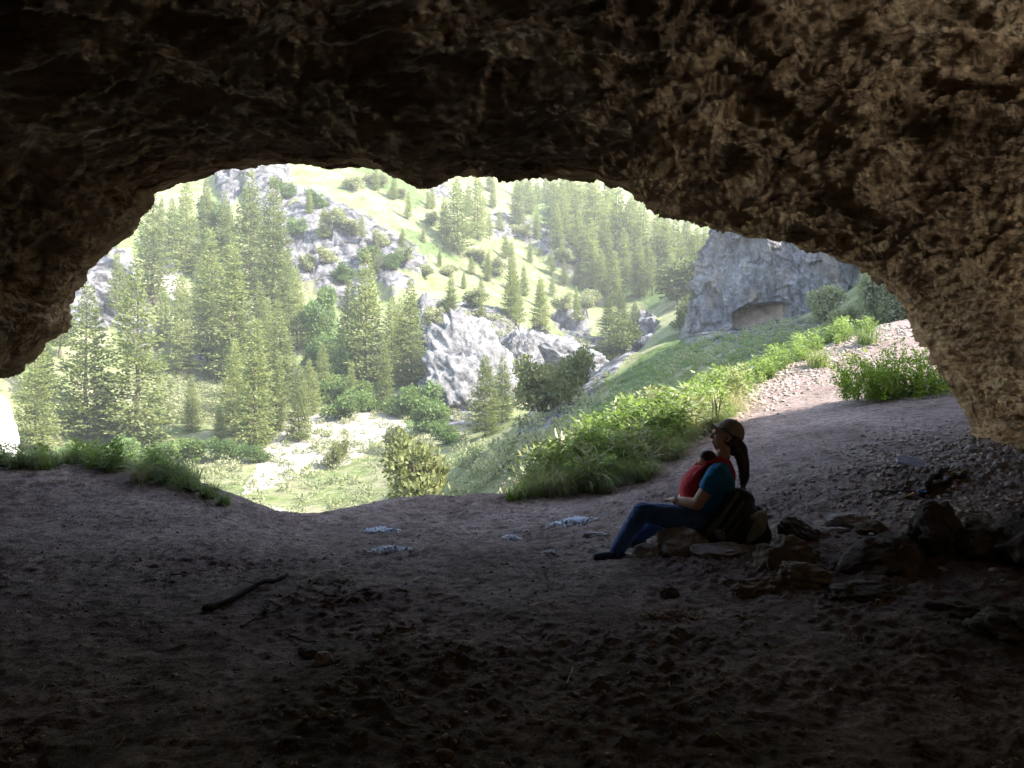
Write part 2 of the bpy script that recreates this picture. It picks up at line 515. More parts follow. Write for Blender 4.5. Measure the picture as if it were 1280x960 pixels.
# samples: dense where the picture sees the rock
tt = np.concatenate([np.linspace(0, 4, 40, endpoint=False), np.linspace(4, 11, 420, endpoint=False), np.linspace(11, 13, 40, endpoint=False), np.linspace(13, 17, 60)])
def cubic(t, y):
    # Catmull-Rom through y at integer t
    i = np.clip(np.floor(t).astype(int), 0, len(y) - 2); f = t - i
    p0 = y[np.maximum(i - 1, 0)]; p1 = y[i]; p2 = y[i + 1]; p3 = y[np.minimum(i + 2, len(y) - 1)]
    return .5 * (2 * p1 + (p2 - p0) * f + (2 * p0 - 5 * p1 + 4 * p2 - p3) * f**2 + (3 * p1 - p0 - 3 * p2 + p3) * f**3)
ys, sx, sz = (cubic(tt, PR[:, k]) for k in range(3))
G = np.empty((len(tt), NU, 3))
flat = sstep(0, 5, -ys)[:, None]            # the ragged outline evens out inwards
smooth_ring = RING0.copy()
for _ in range(400):
    smooth_ring[1:-1] = .5 * smooth_ring[1:-1] + .25 * (smooth_ring[:-2] + smooth_ring[2:])
RR = RING0[None] * (1 - flat[..., None]) + smooth_ring[None] * flat[..., None]
G[..., 0] = CX + (RR[..., 0] - CX) * sx[:, None]
G[..., 2] = CZ + (RR[..., 2] - CZ) * np.where(RR[..., 2] > CZ, sz[:, None], 1 + (sz[:, None] - 1) * .3)
G[..., 1] = RR[..., 1] + ys[:, None]
# unseen outer cliff face, leaned out at right to throw shade over the path
out = sstep(13.2, 14.5, tt)[:, None]
G[..., 1] += out * sstep(2.8, 4.5, G[..., 2]) * SHADE_LEAN_B * np.clip(G[..., 0] - SHADE_LEAN_A, 0, SHADE_LEAN_MAX)
N = grid_normals(G).reshape(-1, 3)
P = G.reshape(-1, 3)
inside = (tt < 11)[:, None] * np.ones(NU)
# strata dipping to the left and towards the viewer
ca, sa = math.cos(R(14)), math.sin(R(14))
Q = np.stack([(P[:, 0] * ca + P[:, 2] * sa) * .62, P[:, 1] * 1.25 + .15 * P[:, 0], (-P[:, 0] * sa + P[:, 2] * ca) * 1.75], -1)
wob = .45 * np.stack([fbm(P * .7 + k * 7.7, 3) for k in range(3)], -1)
big = fbm(P * .42 + 3.1, 3)
mid = ridged((Q + wob) * .95, 4)
c1, c2, idv = cells((Q + wob * .8) * 1.5)
flake = (c2 - c1)
c3, c4, id2 = cells((Q + wob * .5) * np.array([3.6, 3.6, 4.6]))
fine = ridged(Q * 4.2 + 5, 4)
pits = np.clip(fbm(P * 2.6 + 8, 3) - .12, 0, 1)
QS = (Q + wob * .6) * np.array([1.0, 1.0, 2.6])
c5, c6, id3 = cells(QS * 7.5)
strat = ridged(QS * np.array([.5, 1, 1]) * 2.1 + 11, 5, 2.1, .6)
disp = .26 * big + .12 * mid + .12 * (idv - .5) + .06 * np.minimum(flake, .35) + .09 * strat - .03 * pits
dfine = .045 * (id2 - .5) + .022 * (id3 - .5) + .06 * strat + .035 * fine + .025 * fbm(P * 16, 3)
tw = np.repeat(tt, NU)
amp = np.where(tw < 11, .14 + .86 * sstep(.2, 2.4, 11 - tw), .25 + .9 * sstep(0, 2, tw - 11) + 2.2 * sstep(3, 5, tw - 11))
# positive displacement leads into the cave (towards its axis)
ctr = np.stack([np.full(len(P), CX), P[:, 1], np.full(len(P), CZ)], -1)
sgn = np.sign(np.einsum('ij,ij->i', N, ctr - P)); sgn[sgn == 0] = 1
sgn = np.where(tw > 12.5, np.sign(N[:, 1] + 1e-9), sgn)
P = P + N * (sgn * ((disp - .14) * amp - .035 + dfine * np.clip(amp * 1.6, .5, 1.2)))[:, None]
M_CAVE = mat_cave()
cave = mesh('cave', P, grid_faces(len(tt), NU), M_CAVE)
tag(cave, 'dark brown craggy limestone roof and walls of the cave around its wide mouth', kind='structure')

# ------------------------------------------------------------------ valley and far slope
FAR = [(340,640,40),(450,620,44),(400,565,57),(300,592,50),(500,562,57),(480,528,64),(360,530,62),(560,590,38),(620,560,42),(600,612,32),(680,562,31),
       (0,560,52),(100,558,57),(200,540,62),(250,500,70),(170,480,74),(40,470,62),(300,480,78),(120,400,82),(230,400,92),(150,320,98),(300,380,98),(240,240,120),(300,225,122),
       (370,352,97),(430,382,96),(530,362,99),(555,520,68),(640,505,71),(600,420,82),(540,385,95),(360,225,124),(480,292,112),(400,213,130),
       (500,232,133),(560,300,122),(640,380,106),(740,440,92),(700,470,80),(760,482,74),(450,240,125),(550,330,114),(620,372,106),
       (520,218,158),(600,280,146),(700,330,138),(760,380,126),(800,402,112),(820,380,116),(790,350,135),(800,300,170),(900,300,160),(700,230,205),(850,250,205),(600,215,185),
       (860,400,86),(870,350,112),(900,330,130),
       (640,598,21),(700,540,28),(760,500,31),(800,460,36),(840,445,40),(870,425,44),(940,418,48),(1040,405,48),(1120,390,46),(720,500,36),(680,520,36),(780,470,42),(820,430,50),
       (350,100,170),(640,100,265),(900,150,240),(100,150,150),(1000,200,150),(1100,250,120),(-300,500,52),(-300,300,105),(-500,400,90),(-100,560,42),
       (1300,340,60),(1500,300,70),(1300,200,120),(1600,400,40),(-400,100,170)]
fp = [at(*p) for p in FAR]
fp += [np.array(p) for p in ((-10, 18, -6.5), (-4, 18, -6.2), (0, 18, -5.2), (3.5, 21, -3), (8, 26, 1.2), (14, 27, 3.0), (-20, 20, -6), (-12, 30, -6.6), (-2.5, 28, -5.8), (30, 40, 22), (23, 36, 15), (25, 28, 19), (36, 30, 32), (32, 50, 26), (20, 27, 10), (45, 55, 36), (17.5, 31, 6.5))]  # the last points add an unseen hill at right to shade the meadow
fp = np.array(fp)
f_far = rbf_fit(fp[:, :2] / 30, fp[:, 2], .004)
tan_a = np.concatenate([np.linspace(-1.5, -.75, 60, endpoint=False), np.linspace(-.75, .6, 680, endpoint=False), np.linspace(.6, 1.6, 70)])
rng_r = np.exp(np.linspace(math.log(15), math.log(330), 560))
TA, TR = np.meshgrid(tan_a, rng_r)
HX = TA * TR; HY = TR
def hill_base(x, y): return f_far(np.stack([np.ravel(x), np.ravel(y)], -1) / 30).reshape(np.shape(x))
HZ = hill_base(HX, HY)
P = np.stack([HX, HY, HZ], -1).reshape(-1, 3)

def in_poly(px, py, poly):
    ins = np.zeros(len(px), bool)
    n = len(poly)
    for i in range(n):
        x1, y1 = poly[i]; x2, y2 = poly[(i + 1) % n]
        c = ((y1 > py) != (y2 > py)) & (px < (x2 - x1) * (py - y1) / (y2 - y1 + 1e-9) + x1)
        ins ^= c
    return ins
def to_px(P): return 640 + P[:, 0] / P[:, 1] * FPX, 480 - (P[:, 2] - CAMZ) / P[:, 1] * FPX
ROCKS = [[(268,222),(300,205),(352,203),(372,232),(420,252),(450,262),(478,285),(512,312),(538,340),(520,362),(490,378),(470,350),(440,392),(405,372),(372,352),(352,300),(300,250),(282,262)],
         [(520,372),(560,380),(600,388),(650,425),(700,425),(765,428),(755,475),(700,472),(662,492),(640,520),(600,542),(552,532),(532,480)],
         [(640,270),(665,278),(690,298),(722,325),(728,348),(705,345),(670,318),(640,300)],
         [(70,330),(130,300),(165,318),(190,380),(205,430),(180,450),(140,410),(90,420)],
         [(524,222),(552,214),(566,250),(545,248)],[(225,430),(260,440),(255,470),(225,470)],[(610,275),(640,268),(640,300),(620,300)],
         [(688,395),(730,405),(755,440),(720,440)],[(700,490),(765,438),(810,400),(825,408),(780,450),(745,490)],
         [(650,545),(665,520),(720,488),(750,480),(745,500),(700,520),(672,548)],[(850,430),(905,405),(1060,395),(1040,430),(960,450),(900,450)]]
EARTH = [[(345,545),(362,520),(410,512),(430,506),(500,520),(520,545),(470,552),(450,572),(385,590),(345,602),(300,622),(335,560)],[(285,625),(340,632),(385,650),(330,655),(290,640)],
         [(-40,560),(20,540),(10,590),(-40,600)],[(150,320),(185,350),(200,430),(170,440),(140,380)],[(205,320),(225,340),(215,380),(200,360)]]
LUSH = [[(440,205),(490,205),(535,245),(520,262),(470,232)],[(385,370),(420,385),(450,470),(470,490),(420,470),(395,420)],[(720,590),(700,540),(760,490),(800,440),(850,420),(880,450),(800,490),(720,545)],
        [(480,280),(520,290),(600,340),(575,330),(520,310)],[(640,230),(700,240),(760,330),(730,330),(660,270)],[(720,300),(770,330),(830,360),(820,385),(770,375)],[(250,250),(285,255),(290,330),(265,330)],
        [(430,480),(540,500),(560,540),(500,540),(440,520)],[(620,560),(680,520),(690,560),(640,600)]]
qx, qy = to_px(P)
jx = 16 * fbm(P * .2 + 1, 5, 2.03, .62); jy = 16 * fbm(P * .2 + 31, 5, 2.03, .62)
def mask(polys):
    m = np.zeros(len(P))
    for pl in polys: m = np.maximum(m, in_poly(qx + jx, qy + jy, pl))
    return m
rock_m = mask(ROCKS)
def blurm(m, n=2):
    g = m.reshape(HX.shape)
    for _ in range(n):
        g = (g + np.roll(g, 1, 0) + np.roll(g, -1, 0) + np.roll(g, 1, 1) + np.roll(g, -1, 1)) / 5
    return g.ravel()
rock_s = blurm(rock_m, 3)
cover = np.stack([blurm(rock_m), blurm(mask(EARTH)), blurm(mask(LUSH)), np.ones(len(P))], -1)
nrm = grid_normals(P.reshape(*HX.shape, 3)).reshape(-1, 3)
nrm *= np.sign(nrm[:, 2:3] + 1e-9)
QH = np.stack([P[:, 0] * .8, P[:, 1] * .5, P[:, 2]], -1)
QV = np.stack([P[:, 0] + .3 * P[:, 2], P[:, 1] * .6, P[:, 2] * .45], -1)
crag = 3.4 * (cells(QV * .085 + .5 * fbm(P * .06, 3)[:, None])[2] - .5) + 1.6 * (cells(QV * .2 + .4 * fbm(P * .15, 3)[:, None])[2] - .5) + 1.2 * ridged(QH * .16 + 2, 5) + .9 * (cells(QH * .32 + .4 * fbm(QH * .2, 3)[:, None])[2] - .5) + .5 * ridged(QH * .7, 4)
soft = .9 * fbm(P * np.array([.05, .05, .05]), 4) + .25 * fbm(P * .35, 3)
dist_f = sstep(16, 60, P[:, 1])
P = P + nrm * ((rock_s * crag * .8 * (.2 + .8 * sstep(55, 90, P[:, 1])) + (1 - rock_s) * soft * .7) * dist_f)[:, None]
hill = mesh('hillside', P, grid_faces(*HX.shape), mat_hill())
tag(hill, 'sunlit far side of the canyon with dry grass, grey crags and pale scree', kind='structure')
att = hill.data.color_attributes.new('cover', 'FLOAT_COLOR', 'POINT')
att.data.foreach_set('color', cover.astype(np.float32).ravel())
HILLP = P.reshape(*HX.shape, 3)

def hp(px, py, lo=18, hi=320):
    """where the line of sight through a pixel meets the hillside"""
    ta = (px - 640) / FPX
    j = np.interp(ta, tan_a, np.arange(len(tan_a)))
    k = int(j); f = j - k
    col = HILLP[:, k] * (1 - f) + HILLP[:, min(k + 1, len(tan_a) - 1)] * f
    ppy = 480 - (col[:, 2] - CAMZ) / col[:, 1] * FPX
    ok = np.where((col[:, 1] > lo) & (ppy <= py))[0]
    i = ok[0] if len(ok) else len(col) - 1
    return col[i].copy()
# ------------------------------------------------------------------ plants: shapes
ICO1 = icosphere(1); ICO2 = icosphere(2); ICO3 = icosphere(3); ICO4 = icosphere(5); ICO6 = icosphere(6)

def diamonds(base, dirv, side, length, width, bend=None):
    """one four-cornered leaf per row"""
    mid = base + dirv * (length * .5)[:, None]
    if bend is not None: mid = mid + bend * (length * .12)[:, None]
    a = base; b = mid - side * (width * .5)[:, None]; c = base + dirv * length[:, None]; d = mid + side * (width * .5)[:, None]
    V = np.stack([a, b, c, d], 1).reshape(-1, 3)
    F = np.arange(len(V)).reshape(-1, 4)
    return V, F

def unit(v): return v / (np.linalg.norm(v, axis=-1, keepdims=True) + 1e-9)

def conifer_crown(seed, H=10.0, wd=.36, bare=.05, ragged=.25, dens=1.0):
    r = np.random.default_rng(seed)
    base, dirs, ln, wv = [], [], [], []
    z = bare * H
    lean = r.normal(0, .01, 2)
    while z < H * .985:
        t = z / H
        env = wd * H * .5 * (1 - t) ** .82 * (1 - .35 * math.exp(-((t - bare) / .06)))
        nb = int(r.integers(6, 10) if t < .85 else 5)
        a0 = r.uniform(0, 6.28)
        for k in range(nb):
            if r.random() < .10: continue
            a = a0 + 6.283 * k / nb + r.normal(0, .18)
            L = max(.12, env * r.uniform(1 - ragged * 1.6, 1 + ragged * .7)) + .10
            zz = z + r.normal(0, .07)
            droop = -.22 + .55 * t + r.normal(0, .1)
            n = max(5, int(L / .050 * dens))
            f = r.uniform(.08, 1.0, n) ** .8
            px = np.cos(a) * L * f; py = np.sin(a) * L * f
            pz = zz + L * (droop * f + .20 * f * f)
            sp = r.normal(0, .12 + .10 * L * f, n)
            b = np.stack([px - np.sin(a) * sp + lean[0] * z, py + np.cos(a) * sp + lean[1] * z, pz + r.normal(0, .06, n)], -1)
            fan = r.normal(0, .65, n) + a
            d = np.stack([np.cos(fan), np.sin(fan), r.normal(droop * .8 + .10, .28, n)], -1)
            base.append(b); dirs.append(unit(d))
            ln.append(r.uniform(.17, .33, n) * (1.05 - .35 * t)); wv.append(r.uniform(.075, .145, n))
        z += H * r.uniform(.012, .021)
    # leader
    n = 14
    base.append(np.stack([r.normal(0, .03, n), r.normal(0, .03, n), np.linspace(.93, 1.0, n) * H], -1))
    dirs.append(unit(np.stack([r.normal(0, .5, n), r.normal(0, .5, n), np.full(n, 1.0)], -1)))
    ln.append(np.full(n, .3)); wv.append(np.full(n, .09))
    base = np.concatenate(base); dirs = np.concatenate(dirs); ln = np.concatenate(ln); wv = np.concatenate(wv)
    side = unit(np.cross(dirs, r.normal(size=dirs.shape)))
    return diamonds(base, dirs, side, ln, wv)

def trunk_mesh(H, r0, bare_tip=.97, n=7, wob=.04, seed=0):
    r = np.random.default_rng(seed)
    zs = np.linspace(-.4, H * bare_tip, 9)
    pts = np.stack([r.normal(0, wob, 9), r.normal(0, wob, 9), zs], -1)
    return tube(pts, r0 * (1 - .93 * np.clip(zs, 0, H) / H), n)

def bushy_crown(seed, lobes, n, leaf, squash=1.0, fill=.55, up=.2):
    """leaves through the volume of several uneven lobes; lobes = (x, y, z, rx, ry, rz)"""
    r = np.random.default_rng(seed)
    L = np.array(lobes); vol = L[:, 3] * L[:, 4] * L[:, 5]; pick = r.choice(len(L), n, p=vol ** .72 / (vol ** .72).sum())
    d = unit(r.normal(size=(n, 3)))
    rad = r.random(n) ** fill
    rad *= 1 + .22 * fbm(d * 2.2 + pick[:, None] * 3.1, 3)
    p = L[pick, :3] + d * rad[:, None] * L[pick, 3:]
    dirs = unit(d * .7 + r.normal(size=(n, 3)) * .8 + np.array([0, 0, up]))
    side = unit(np.cross(dirs, r.normal(size=(n, 3))))
    s = leaf * r.uniform(.6, 1.4, n)
    keep = p[:, 2] > 0.02
    return diamonds(p[keep], dirs[keep], side[keep], s[keep], s[keep] * r.uniform(.4, .7, keep.sum()))

def limbs(seed, H, spread, n, r0, base_r=.05):
    r = np.random.default_rng(seed); mb = MB()
    for k in range(n):
        a = r.uniform(0, 6.28); e = spread * r.uniform(.4, 1)
        t = np.linspace(0, 1, 6)
        pts = np.stack([np.cos(a) * (base_r * r.random() + e * t ** 1.3), np.sin(a) * (base_r * r.random() + e * t ** 1.3), H * r.uniform(.6, .95) * t - .1 * (1 - t)], -1)
        pts[1:-1] += r.normal(0, .02 * H, (4, 3))
        mb.tube(pts, r0 * (1 - .8 * t) * r.uniform(.6, 1), 6)
    return mb

def blades(n, seed, h=(.25, .5), w=(.006, .012), spread=.12, lean=.5, curl=.7, segs=4):
    """a tuft of long arching blades"""
    r = np.random.default_rng(seed)
    a = r.uniform(0, 6.283, n); rr = spread * np.sqrt(r.random(n)); b0 = r.uniform(0, 6.283, n)
    base = np.stack([rr * np.cos(b0), rr * np.sin(b0), np.full(n, -.03)], -1)
    H = r.uniform(*h, n); Wd = r.uniform(*w, n)
    ln = np.abs(r.normal(lean, lean * .5, n)); cu = r.uniform(.3, 1, n) * curl
    out = np.stack([np.cos(a), np.sin(a), np.zeros(n)], -1); sd = np.stack([-np.sin(a), np.cos(a), np.zeros(n)], -1)
    rows = []
    for k in range(segs + 1):
        t = k / segs
        ang = ln * t + cu * t * t
        p = base + out * (H * np.sin(ang) * t)[:, None] + np.array([0, 0, 1.0]) * (H * np.cos(ang) * t)[:, None]
        prof = (.55 + .9 * t - 1.42 * t * t) if w[1] > .02 else (1 - .92 * t)
        wv = sd * (Wd * max(prof, .06) * .5)[:, None]
        rows += [p - wv + out * 0, p + wv]
    V = np.stack(rows, 1).reshape(-1, 3)
    k2 = 2 * (segs + 1)
    F = np.concatenate([np.arange(n)[:, None] * k2 + np.array([[2 * k, 2 * k + 1, 2 * k + 3, 2 * k + 2]]) for k in range(segs)])
    return V, F

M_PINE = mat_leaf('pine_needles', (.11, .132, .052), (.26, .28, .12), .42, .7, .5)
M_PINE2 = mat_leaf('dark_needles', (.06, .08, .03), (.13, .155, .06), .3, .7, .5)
M_JUN = mat_leaf('juniper_leaves', (.085, .105, .04), (.20, .205, .085), .3, .7, .8)
M_BROAD = mat_leaf('broad_leaves', (.075, .12, .04), (.17, .23, .08), .4, .6, 1)
M_SAGE = mat_leaf('sage_leaves', (.17, .185, .10), (.32, .32, .19), .3, .8, .4)
M_WEED = mat_leaf('weed_leaves', (.10, .15, .045), (.27, .33, .13), .45, .45, 6)
M_BUSH = mat_leaf('bush_leaves', (.13, .20, .025), (.29, .36, .06), .5, .45, 5)
M_GRASS = mat_leaf('grass_blades', (.10, .15, .045), (.26, .29, .11), .4, .5, 4)
M_DRY = mat_leaf('dry_blades', (.22, .19, .10), (.40, .36, .22), .35, .7, 4)
M_PALE = mat_leaf('pale_plumes', (.55, .50, .38), (.70, .66, .52), .3, .7, 4)
M_BARK = simple('bark', (.07, .05, .035), (.17, .13, .10), 6, .95, .1, .6, .03)
M_TWIG = simple('twig_bark', (.10, .075, .05), (.24, .20, .15), 20, .9, .1, .4, .004)

# ------------------------------------------------------------------ trees of the far slope
def shared(name, V, F): return raw_mesh(name, V, F, False)
PINES = []
for i, (wd, bare, rag) in enumerate([(.36, .05, .25), (.30, .04, .28), (.42, .07, .34), (.26, .03, .30), (.34, .12, .40), (.48, .05, .30), (.38, .16, .42), (.31, .02, .36), (.28, .09, .44)]):
    V, F = conifer_crown(20 + i, 10, wd * 1.12, bare, rag)
    cm = shared('pine_crown', V, F)
    tv, q, t3 = trunk_mesh(10, .13, seed=i)
    tm = raw_mesh('pine_trunk', tv, [q, t3])
    tm.materials.append(M_BARK)
    PINES.append((cm, tm))
_darks = {}
def pine(px, by, ty, label, group=None, variant=None, wscale=1.0, mat=M_PINE, lo=18):
    b = hp(px, by, lo)
    h = (by - ty) / FPX * b[1]
    i = int(RNG.integers(0, len(PINES))) if variant is None else variant
    cm, tm = PINES[i]
    key = (i, mat.name)
    if key not in _darks:
        c2 = cm.copy(); c2.materials.clear(); c2.materials.append(mat); _darks[key] = c2
    t = empty('pine_tree', b, label, 'tree', group, RNG.uniform(0, 6.28))
    s = h / 10
    t.rotation_euler[0] = RNG.normal(0, .018); t.rotation_euler[1] = RNG.normal(0, .018)
    t.scale = (s * wscale * RNG.uniform(.92, 1.08), s * wscale * RNG.uniform(.92, 1.08), s)
    kid(t, link('crown', _darks[key], None, t)); kid(t, link('trunk', tm, None, t))
    return t

TREES = [
 (45, 566, 412, 'tall pine tree at the far left edge of the canyon, under the drooping cave lip', 0, 1.15),
 (108, 550, 358, 'broad tall pine left of the tallest lower pine, a dark gap between the two', 0, 1.1),
 (170, 560, 335, 'tallest and broadest pine of the lower left stand, pale yellow-green', 0, 1.15),
 (132, 560, 470, 'shaded dark pine standing low behind the broad pale pines at lower left', 4, 1.2),
 (228, 470, 345, 'broad pine standing on bare pale ground behind the tallest lower left pine', 2, 1.0),
 (192, 385, 243, 'pine high on the left slope touching the sloping cave roof', 4, 1.1),
 (232, 345, 232, 'upper left pine directly beneath the cave roof beside a taller double crown', 0, 1.1),
 (265, 452, 288, 'slim pointed pine in the middle of the left stand, left of another spire', 3, 1.3),
 (292, 478, 306, 'slim pine right of the pointed middle spire in the left stand', 3, 1.3),
 (312, 372, 214, 'tall pine against the grey cliff with its top touching the cave roof', 1, 1.1),
 (342, 388, 222, 'tall pine hard against the right side of the cliff-top pine, before the grey cliff', 1, 1.1),
 (318, 560, 398, 'long slender pine in the front of the left stand above the white bank', 1, 1.1),
 (292, 545, 425, 'dense pine in the front of the left stand beside the dark earth patch', 0, 1.1),
 (336, 472, 374, 'narrow pine tip in the right part of the left stand', 3, 1.3),
 (352, 505, 378, 'narrow leaning spire beside a similar narrow tip in the left stand', 3, 1.3),
 (372, 440, 335, 'bushy pine at the right end of the upper left stand', 2, 1.0),
 (275, 556, 506, 'small young pine at the edge of the dark earth patch', 2, 1.1),
 (402, 505, 430, 'small pine beside the dark green gully of leafy bushes', 2, 1.1),
 (374, 552, 455, 'mid-height pine growing at the top edge of the white bank', 1, 1.1),
 (456, 482, 312, 'tall pine in front of the grey cliff in the centre, tallest of its clump', 1, 1.2),
 (434, 475, 352, 'dense pine on the left side of the clump before the central cliff', 0, 1.0),
 (490, 484, 372, 'dense pine in the middle of the clump before the central cliff', 0, 1.05),
 (515, 482, 350, 'slender pine on the right side of the clump beside the white crag', 3, 1.2),
 (480, 512, 424, 'short pine in front of the clump before the central cliff', 1, 1.1),
 (566, 402, 348, 'small pine on the crag top at the upper left end of the white crag', 2, 1.0),
 (574, 322, 226, 'lone broad pine on the ridge casting a dark shadow down the grass', 2, 1.1),
 (597, 300, 216, 'pine close behind the lone broad ridge pine, under the cave roof', 0, 1.0),
 (556, 300, 244, 'small slim pine left of the lone broad ridge pine', 3, 1.1),
 (630, 402, 328, 'left pine of the group of pines above the white crag', 0, 1.1),
 (645, 408, 340, 'middle pine of the group of pines above the white crag', 0, 1.0),
 (668, 412, 350, 'right pine of the group of pines above the white crag', 1, 1.3),
 (740, 365, 280, 'yellow-green sunlit pine standing forward of the dense stand', 1, 1.4),
 (755, 352, 268, 'second sunlit pine just right of the forward yellow-green one', 1, 1.3),
 (674, 322, 308, 'tiny young pine alone on the bright grass terrace', 3, 1.2),
 (632, 325, 292, 'little pine beside the small grey outcrop on the upper slope', 2, 1.1),
 (762, 425, 372, 'dark pine at the foot of the gully, left of two others', 2, 1.2),
 (778, 420, 362, 'middle dark pine at the foot of the gully', 2, 1.2),
 (792, 418, 378, 'right dark pine at the foot of the gully', 2, 1.2),
 (646, 285, 222, 'slim pine alone above the small grey outcrop under the cave roof', 3, 1.3),
 (606, 545, 444, 'bright sunlit fir standing before the white crag, broad at the foot', 5, 1.1),
 (628, 530, 446, 'bright fir just behind the broad sunlit one before the white crag', 1, 1.3),
]
for px, by, ty, lab, v, w in TREES:
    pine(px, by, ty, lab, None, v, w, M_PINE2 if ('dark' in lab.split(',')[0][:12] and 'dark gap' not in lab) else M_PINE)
# the dense stand across the head of the canyon
STAND = [(688,290,214),(700,298,220),(714,305,217),(728,315,221),(744,330,225),(760,325,230),(775,345,238),(790,345,244),(806,338,254),(820,348,262),
         (836,352,268),(850,345,276),(868,350,280),(884,350,285),(900,342,290),(916,345,292),(930,350,298),(696,320,250),(722,335,262),(780,368,290),(800,372,300),
         (815,370,305),(838,372,310),(708,278,208),(736,290,210),(765,300,222),(795,312,238),(826,322,250),(858,330,262),(890,335,275),(752,375,312),(768,384,318)]
for px, by, ty in STAND:
    pine(px + RNG.uniform(-3, 3), by, ty + RNG.uniform(-5, 8), 'pale green pine in the dense stand across the head of the canyon', 'pines at the head of the canyon', None, 1.25)
BACK = [(20,470,395),(75,450,345),(60,500,420),(150,400,318),(205,440,365),(215,320,248),(258,300,225),(252,400,318),(284,400,300),(305,470,390),(325,440,350),(362,420,318),(386,520,450),
        (240,540,470),(345,540,440),(305,520,440),(440,510,455),(500,440,372),(200,300,250),(282,330,240),(-30,470,360),(-80,520,380),(-60,420,300),(-140,470,340),(-110,400,290),(-190,500,360)]
for px, by, ty in BACK:
    pine(px, by, ty, 'pine partly hidden among the other pines of the left slope', 'half hidden pines on the left slope', None, 1.15)
UPPER = [(616,262,225),(660,268,222),(540,262,232),(668,300,262),(640,340,300),(610,352,312),(690,345,312),(706,360,325),(655,370,330),(590,345,322),(530,305,285),(612,300,268),(675,385,345),(598,398,372),(720,402,372),(492,250,218),(510,275,240),(470,238,208),(535,262,236),(625,290,262),(652,250,212),(672,262,222),(585,270,228),(700,335,305),(722,360,330),(735,345,300),(662,330,302),(580,362,338),(640,365,335),(690,372,345),(716,388,358),(602,372,345),(550,335,312),(683,255,212),(612,240,206)]
for px, by, ty in UPPER:
    pine(px, by, ty, 'small scattered pine on the grassy slope above the crags', 'small pines on the upper slope', None, 1.2)

# ------------------------------------------------------------------ leafy bushes and junipers
BSH = []
for i in range(4):
    r = np.random.default_rng(60 + i)
    lob = [(0, 0, .75, .55, .55, .75)] + [(r.uniform(-.6, .6), r.uniform(-.6, .6), r.uniform(.3, 1.3), r.uniform(.25, .45), r.uniform(.25, .45), r.uniform(.25, .5)) for _ in range(9)]
    V, F = bushy_crown(i, lob, 3600, .13)
    lm = limbs(i, 1.5, .6, 6, .05)
    tm = raw_mesh('bush_stem', np.concatenate(lm.V), [np.concatenate(f) for f in lm.F.values()])
    tm.materials.append(M_BARK)
    BSH.append((raw_mesh('bush_crown', V, F, False), tm))
_bk = {}
def bush(px, by, ty, wpx, label, mat, group=None, name='leafy_bush', cat='bush', loc=None, lo=18, variant=None):
    b = hp(px, by, lo) if loc is None else loc
    h = (by - ty) / FPX * b[1]; w = wpx / FPX * b[1]
    i = int(RNG.integers(0, 4)) if variant is None else variant
    if (i, mat.name) not in _bk:
        c = BSH[i][0].copy(); c.materials.clear(); c.materials.append(mat); _bk[(i, mat.name)] = c
    t = empty(name, b, label, cat, group, RNG.uniform(0, 6.28))
    t.scale = (w / 1.5, w / 1.5, h / 1.55)
    link('crown', _bk[(i, mat.name)], None, t); link('stem', BSH[i][1], None, t)
    return t
bush(515, 640, 543, 82, 'large round juniper on the valley floor just beyond the dirt lip', M_JUN, name='juniper', lo=26, loc=at(515, 646, 27), variant=1)
bush(496, 565, 535, 28, 'small juniper behind the top left of the large round juniper', M_JUN, name='juniper')
bush(858, 378, 322, 78, 'broad yellow-green juniper at the mouth of the gully', M_JUN, name='juniper', variant=2)
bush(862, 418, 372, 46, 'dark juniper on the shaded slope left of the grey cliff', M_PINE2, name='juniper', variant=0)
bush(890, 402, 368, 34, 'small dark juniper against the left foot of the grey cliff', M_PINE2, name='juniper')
bush(680, 518, 452, 70, 'dark round juniper on top of the shaded rock rib', M_JUN, name='juniper', variant=3)
bush(715, 505, 440, 50, 'olive juniper beside the dark round one on the rock rib', M_JUN, name='juniper')
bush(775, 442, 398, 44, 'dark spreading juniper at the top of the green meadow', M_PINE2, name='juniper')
bush(760, 455, 425, 40, 'low dusty green juniper just below the spreading one above the meadow', M_JUN, name='juniper')
bush(420, 586, 550, 22, 'small grey-green bush standing in front of the white bank', M_JUN)
for k, (px, by, ty, w) in enumerate([(398,440,382,40),(408,465,420,40),(425,485,440,44),(405,412,360,30),(436,500,470,44),(390,470,430,30),(415,505,478,36)]):
    bush(px, by, ty, w, 'bright green leafy bush in the shaded gully between the two pine stands', M_BROAD, 'leafy bushes in the green gully')
for k, (px, by, ty, w) in enumerate([(432,524,492,42),(458,516,488,34),(515,524,480,48),(545,540,500,40),(530,540,512,30),(556,556,530,34)]):
    bush(px, by, ty, w, 'pale green leafy bush lining the top of the white bank', M_BROAD, 'pale bushes above the white bank')
for k, (px, by, ty, w) in enumerate([(270,295,255,30),(262,330,290,30),(275,320,280,26),(284,300,262,22)]):
    bush(px, by, ty, w, 'bright green bush tucked behind the pines under the cave roof', M_BROAD, 'green bushes under the cave roof')
for k, (px, by, ty, w) in enumerate([(590,385,362,30),(545,410,385,26),(560,395,375,22),(650,300,285,24),(705,330,312,26),(530,345,330,22),(600,330,312,30),(560,345,330,26),(620,345,325,30),(540,282,268,22),(470,232,215,26),(440,240,222,24),
                                     (500,250,236,20),(720,300,280,26),(700,250,232,30),(735,385,362,30),(700,395,375,26)]):
    bush(px, by, ty, w, 'low green shrub dotted about the grassy slope above the crags', M_SAGE, 'shrubs on the upper slope')
